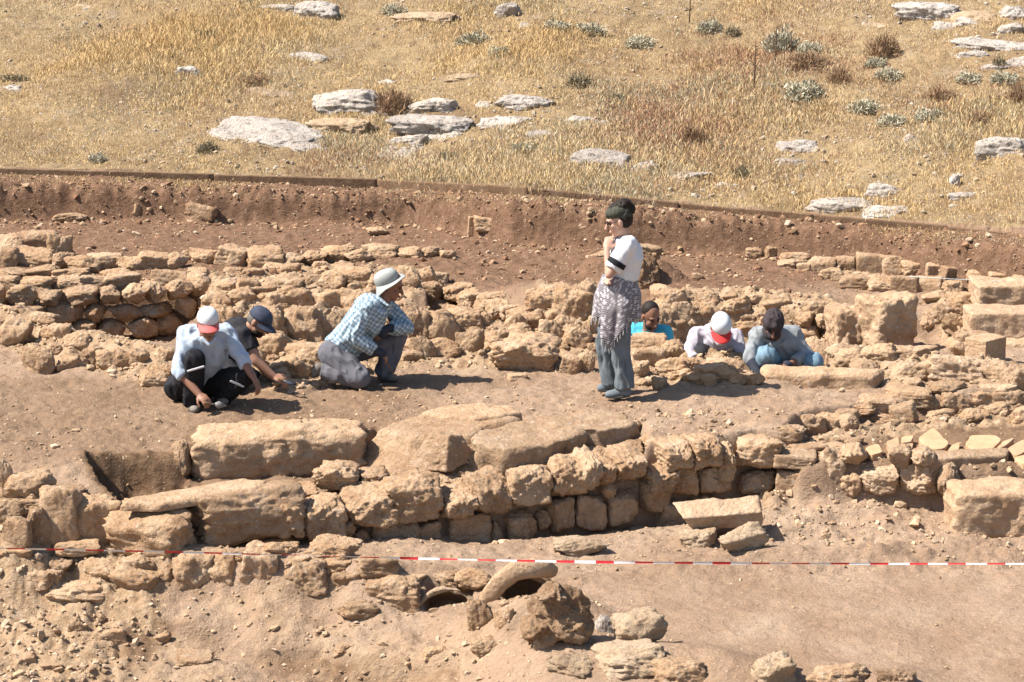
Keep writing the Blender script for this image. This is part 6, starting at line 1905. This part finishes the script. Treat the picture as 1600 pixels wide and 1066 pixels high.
def scatter(name, label, n, size, weight, seed, pal, squash=.65, yr=(12.2, 27.2)):
    r = np.random.RandomState(seed)
    m = n * 14
    y = r.uniform(yr[0], yr[1], m); x = r.uniform(-1.12, 1.12, m) * (.27 * y)
    keep = r.uniform(0, 1, m) < weight(x, y)
    x, y = x[keep][:n], y[keep][:n]
    n = len(x)
    z = H(x, y, fine=True)
    IV, IF = ico()
    s = size[0] * (size[1] / size[0]) ** (r.uniform(0, 1, n) ** 2.0)
    nv = len(IV)
    V = np.repeat(IV[None], n, 0)
    # pull each lump into an angular chip
    pn = r.normal(0, 1, (n, 5, 3)); pn /= np.linalg.norm(pn, axis=2, keepdims=True)
    for k in range(5):
        d = (V * pn[:, k][:, None, :]).sum(2); lim = r.uniform(.35, .8, (n, 1))
        V = V - pn[:, k][:, None, :] * np.maximum(d - lim, 0)[:, :, None]
    V = V * (1 + r.uniform(-.12, .12, (n, nv, 1)))
    sc = np.stack([r.uniform(.8, 1.35, n), r.uniform(.7, 1.1, n), r.uniform(.5, .9, n) * squash / .65], 1)
    V = V * sc[:, None, :]
    a = r.uniform(0, 2 * np.pi, n); ca, sa = np.cos(a)[:, None], np.sin(a)[:, None]
    t = r.normal(0, .35, n); ct, st = np.cos(t)[:, None], np.sin(t)[:, None]
    X, Y, Z = V[:, :, 0] * ct - V[:, :, 2] * st, V[:, :, 1], V[:, :, 0] * st + V[:, :, 2] * ct
    X, Y = X * ca - Y * sa, X * sa + Y * ca
    V = np.stack([X, Y, Z], 2) * s[:, None, None] + np.stack([x, y, z + s * .15], 1)[:, None, :]
    F = (IF[None] + (np.arange(n) * nv)[:, None, None]).reshape(-1, 3)
    me = mesh_np(name, V.reshape(-1, 3), F, M['chip'], smooth=False)
    pal = np.array(pal)
    redz = sm((y - 20.8) / 2)
    ci = np.where(r.uniform(0, 1, n) < redz * .6, r.randint(4, 6, n), r.randint(0, 4, n))
    C = pal[ci] * r.uniform(.8, 1.2, (n, 1))
    col = np.ones((n, nv, 4), np.float32); col[:, :, :3] = C[:, None, :]
    at = me.color_attributes.new('tint', 'FLOAT_COLOR', 'POINT'); at.data.foreach_set('color', col.ravel())
    tag(link(name, me), label, kind='stuff')

def chip_mat():
    m, nt, b = new_mat('chipped limestone and clods')
    b.inputs['Roughness'].default_value = .95
    at = N(nt, 'ShaderNodeAttribute', attribute_name='tint')
    pos = N(nt, 'ShaderNodeNewGeometry').outputs['Position']
    n = noise(nt, pos, 60, 4, .7)
    base_colour(nt, b, mix(nt, 1.0, at.outputs['Color'], ramp(nt, n, [(.25, (.72, .70, .68)), (.75, (1.2, 1.2, 1.18))]), 'MULTIPLY'))
    bump(nt, b, [(n, .6, .01)])
    return m
M['chip'] = chip_mat()
PAL = [(.50, .37, .24), (.44, .32, .20), (.38, .27, .17), (.56, .44, .31), (.25, .145, .085), (.36, .23, .14)]
def w_common(x, y):
    yb = ybase(x); yt = np.interp(x, _t[:, 0], _t[:, 1]); ym, _ = timber_line(x)
    yl = np.interp(x, LX, LY)
    w = np.full(x.shape, .10) + .12 * np.clip(fbm(x * .8, y * .8, seed=81, octv=3), 0, 1)
    w += 1.0 * sm((y - yb + .25) / .2) * sm((yt + .35 - y) / .2)
    w += .35 * sm((y - yt) / .1) * sm((ym - y) / .05)
    w += .22 * sm((y - 21.5) / 1.5) * (y < yb)
    w += .45 * strewn(x, y)
    w += .30 * sm((x - 1.4) / .4) * sm((yl - y) / .15) * sm((1.5 - (yl - y)) / .4)
    w += .28 * sm((.9 - np.abs(x - 1.2)) / .5) * sm((.7 - np.abs(y - 17.6)) / .4)      # gravelly patch before the threshold
    w += .20 * sm((.3 - x) / .5) * sm((15.5 - y) / .4)
    w *= 1 - .75 * sm((x - .5) / .4) * sm((15.5 - y) / .3)
    return np.where(y > ym, 0, np.clip(w, 0, 1))
scatter('pebbles', 'small chips of stone strewn over the dug earth', 20000, (.006, .022), w_common, 91, PAL)
scatter('rubble', 'fist sized rubble strewn between the walls', 4200, (.018, .050), lambda x, y: np.clip(w_common(x, y) - .16, 0, 1), 92, PAL)
def w_hill(x, y):
    ym, _ = timber_line(x)
    near = np.zeros(x.shape)
    for bx, by, bw in OUTP: near = np.maximum(near, np.exp(-(((x - bx) / (bw * .9)) ** 2 + ((y - by) / (bw * .9)) ** 2)))
    return np.where(y > ym + .15, np.clip(.9 * near + .15 + .7 * fbm(x * .7, y * .7, seed=95, octv=3), 0, 1), 0)
scatter('hill_stones', 'small pale stones lying between the grass of the hill', 3400, (.012, .05), w_hill, 96, [(.48, .42, .33), (.42, .35, .27), (.52, .47, .38), (.36, .29, .21), (.46, .38, .28), (.40, .32, .22)], yr=(21.5, 37))

# ------------------------------------------------------------------ barrier tape and strings
def tape():
    pts = []
    for px, py in ((-420, 848), (0, 857), (250, 862), (500, 869), (700, 874), (900, 878), (1100, 880), (1350, 881), (1600, 881), (2000, 880)):
        pts.append(at_y(px, py, 11.9))
    pts = np.array(pts)
    L = np.concatenate([[0], np.cumsum(np.linalg.norm(np.diff(pts, axis=0), axis=1))])
    n = 1100
    s = np.linspace(0, L[-1], n)
    C = np.stack([np.interp(s, L, pts[:, k]) for k in range(3)], 1)
    k_ = np.ones(61) / 61
    for a in (0, 2): C[30:-30, a] = np.convolve(C[:, a], k_, 'valid')
    tw = .8 * vnoise(s * 2.6, s * 0, seed=5) + .5 * vnoise(s * .7, s * 0 + 4, seed=6) + math.pi / 2
    w = .0058 + .0024 * vnoise(s * 3, s * 0, seed=7)
    D = np.stack([0 * s, np.cos(tw), np.sin(tw)], 1) * w[:, None]
    V = np.stack([C - D, C + np.stack([0 * s, np.sin(tw), -np.cos(tw)], 1) * .002, C + D], 1).reshape(-1, 3)
    i = np.arange(n - 1)
    F = np.concatenate([np.stack([i * 3 + a, i * 3 + a + 1, (i + 1) * 3 + a + 1, (i + 1) * 3 + a], 1) for a in (0, 1)])
    me = mesh_np('barrier_tape', V, F, M['tape_white'])
    me.materials.append(M['tape_red'])
    seg = (s[:-1] / .212) % 1 < .47
    me.polygons.foreach_set('material_index', np.concatenate([seg, seg]).astype(np.int32))
    tag(link('barrier_tape', me), 'red and white striped barrier tape stretched across the whole dig in front', 'barrier tape')
M['tape_white'] = simple_mat('white plastic tape', (.78, .77, .76), rough=.35, spec=.4)
M['tape_red'] = simple_mat('red plastic tape', (.62, .03, .035), rough=.35, spec=.4)
tape()
M['string'] = simple_mat('string', (.55, .60, .58), rough=.7)
M['string_red'] = simple_mat('red string', (.55, .14, .10), rough=.7)
st = tube('guide_string', [at_y(x, y, 21.3) for x, y in ((1420, 432), (1500, 437), (1600, 441), (1700, 446))], [.004] * 4, M['string'], nseg=6)
tag(st, 'thin pale string stretched over the dressed stones at the right', 'string')
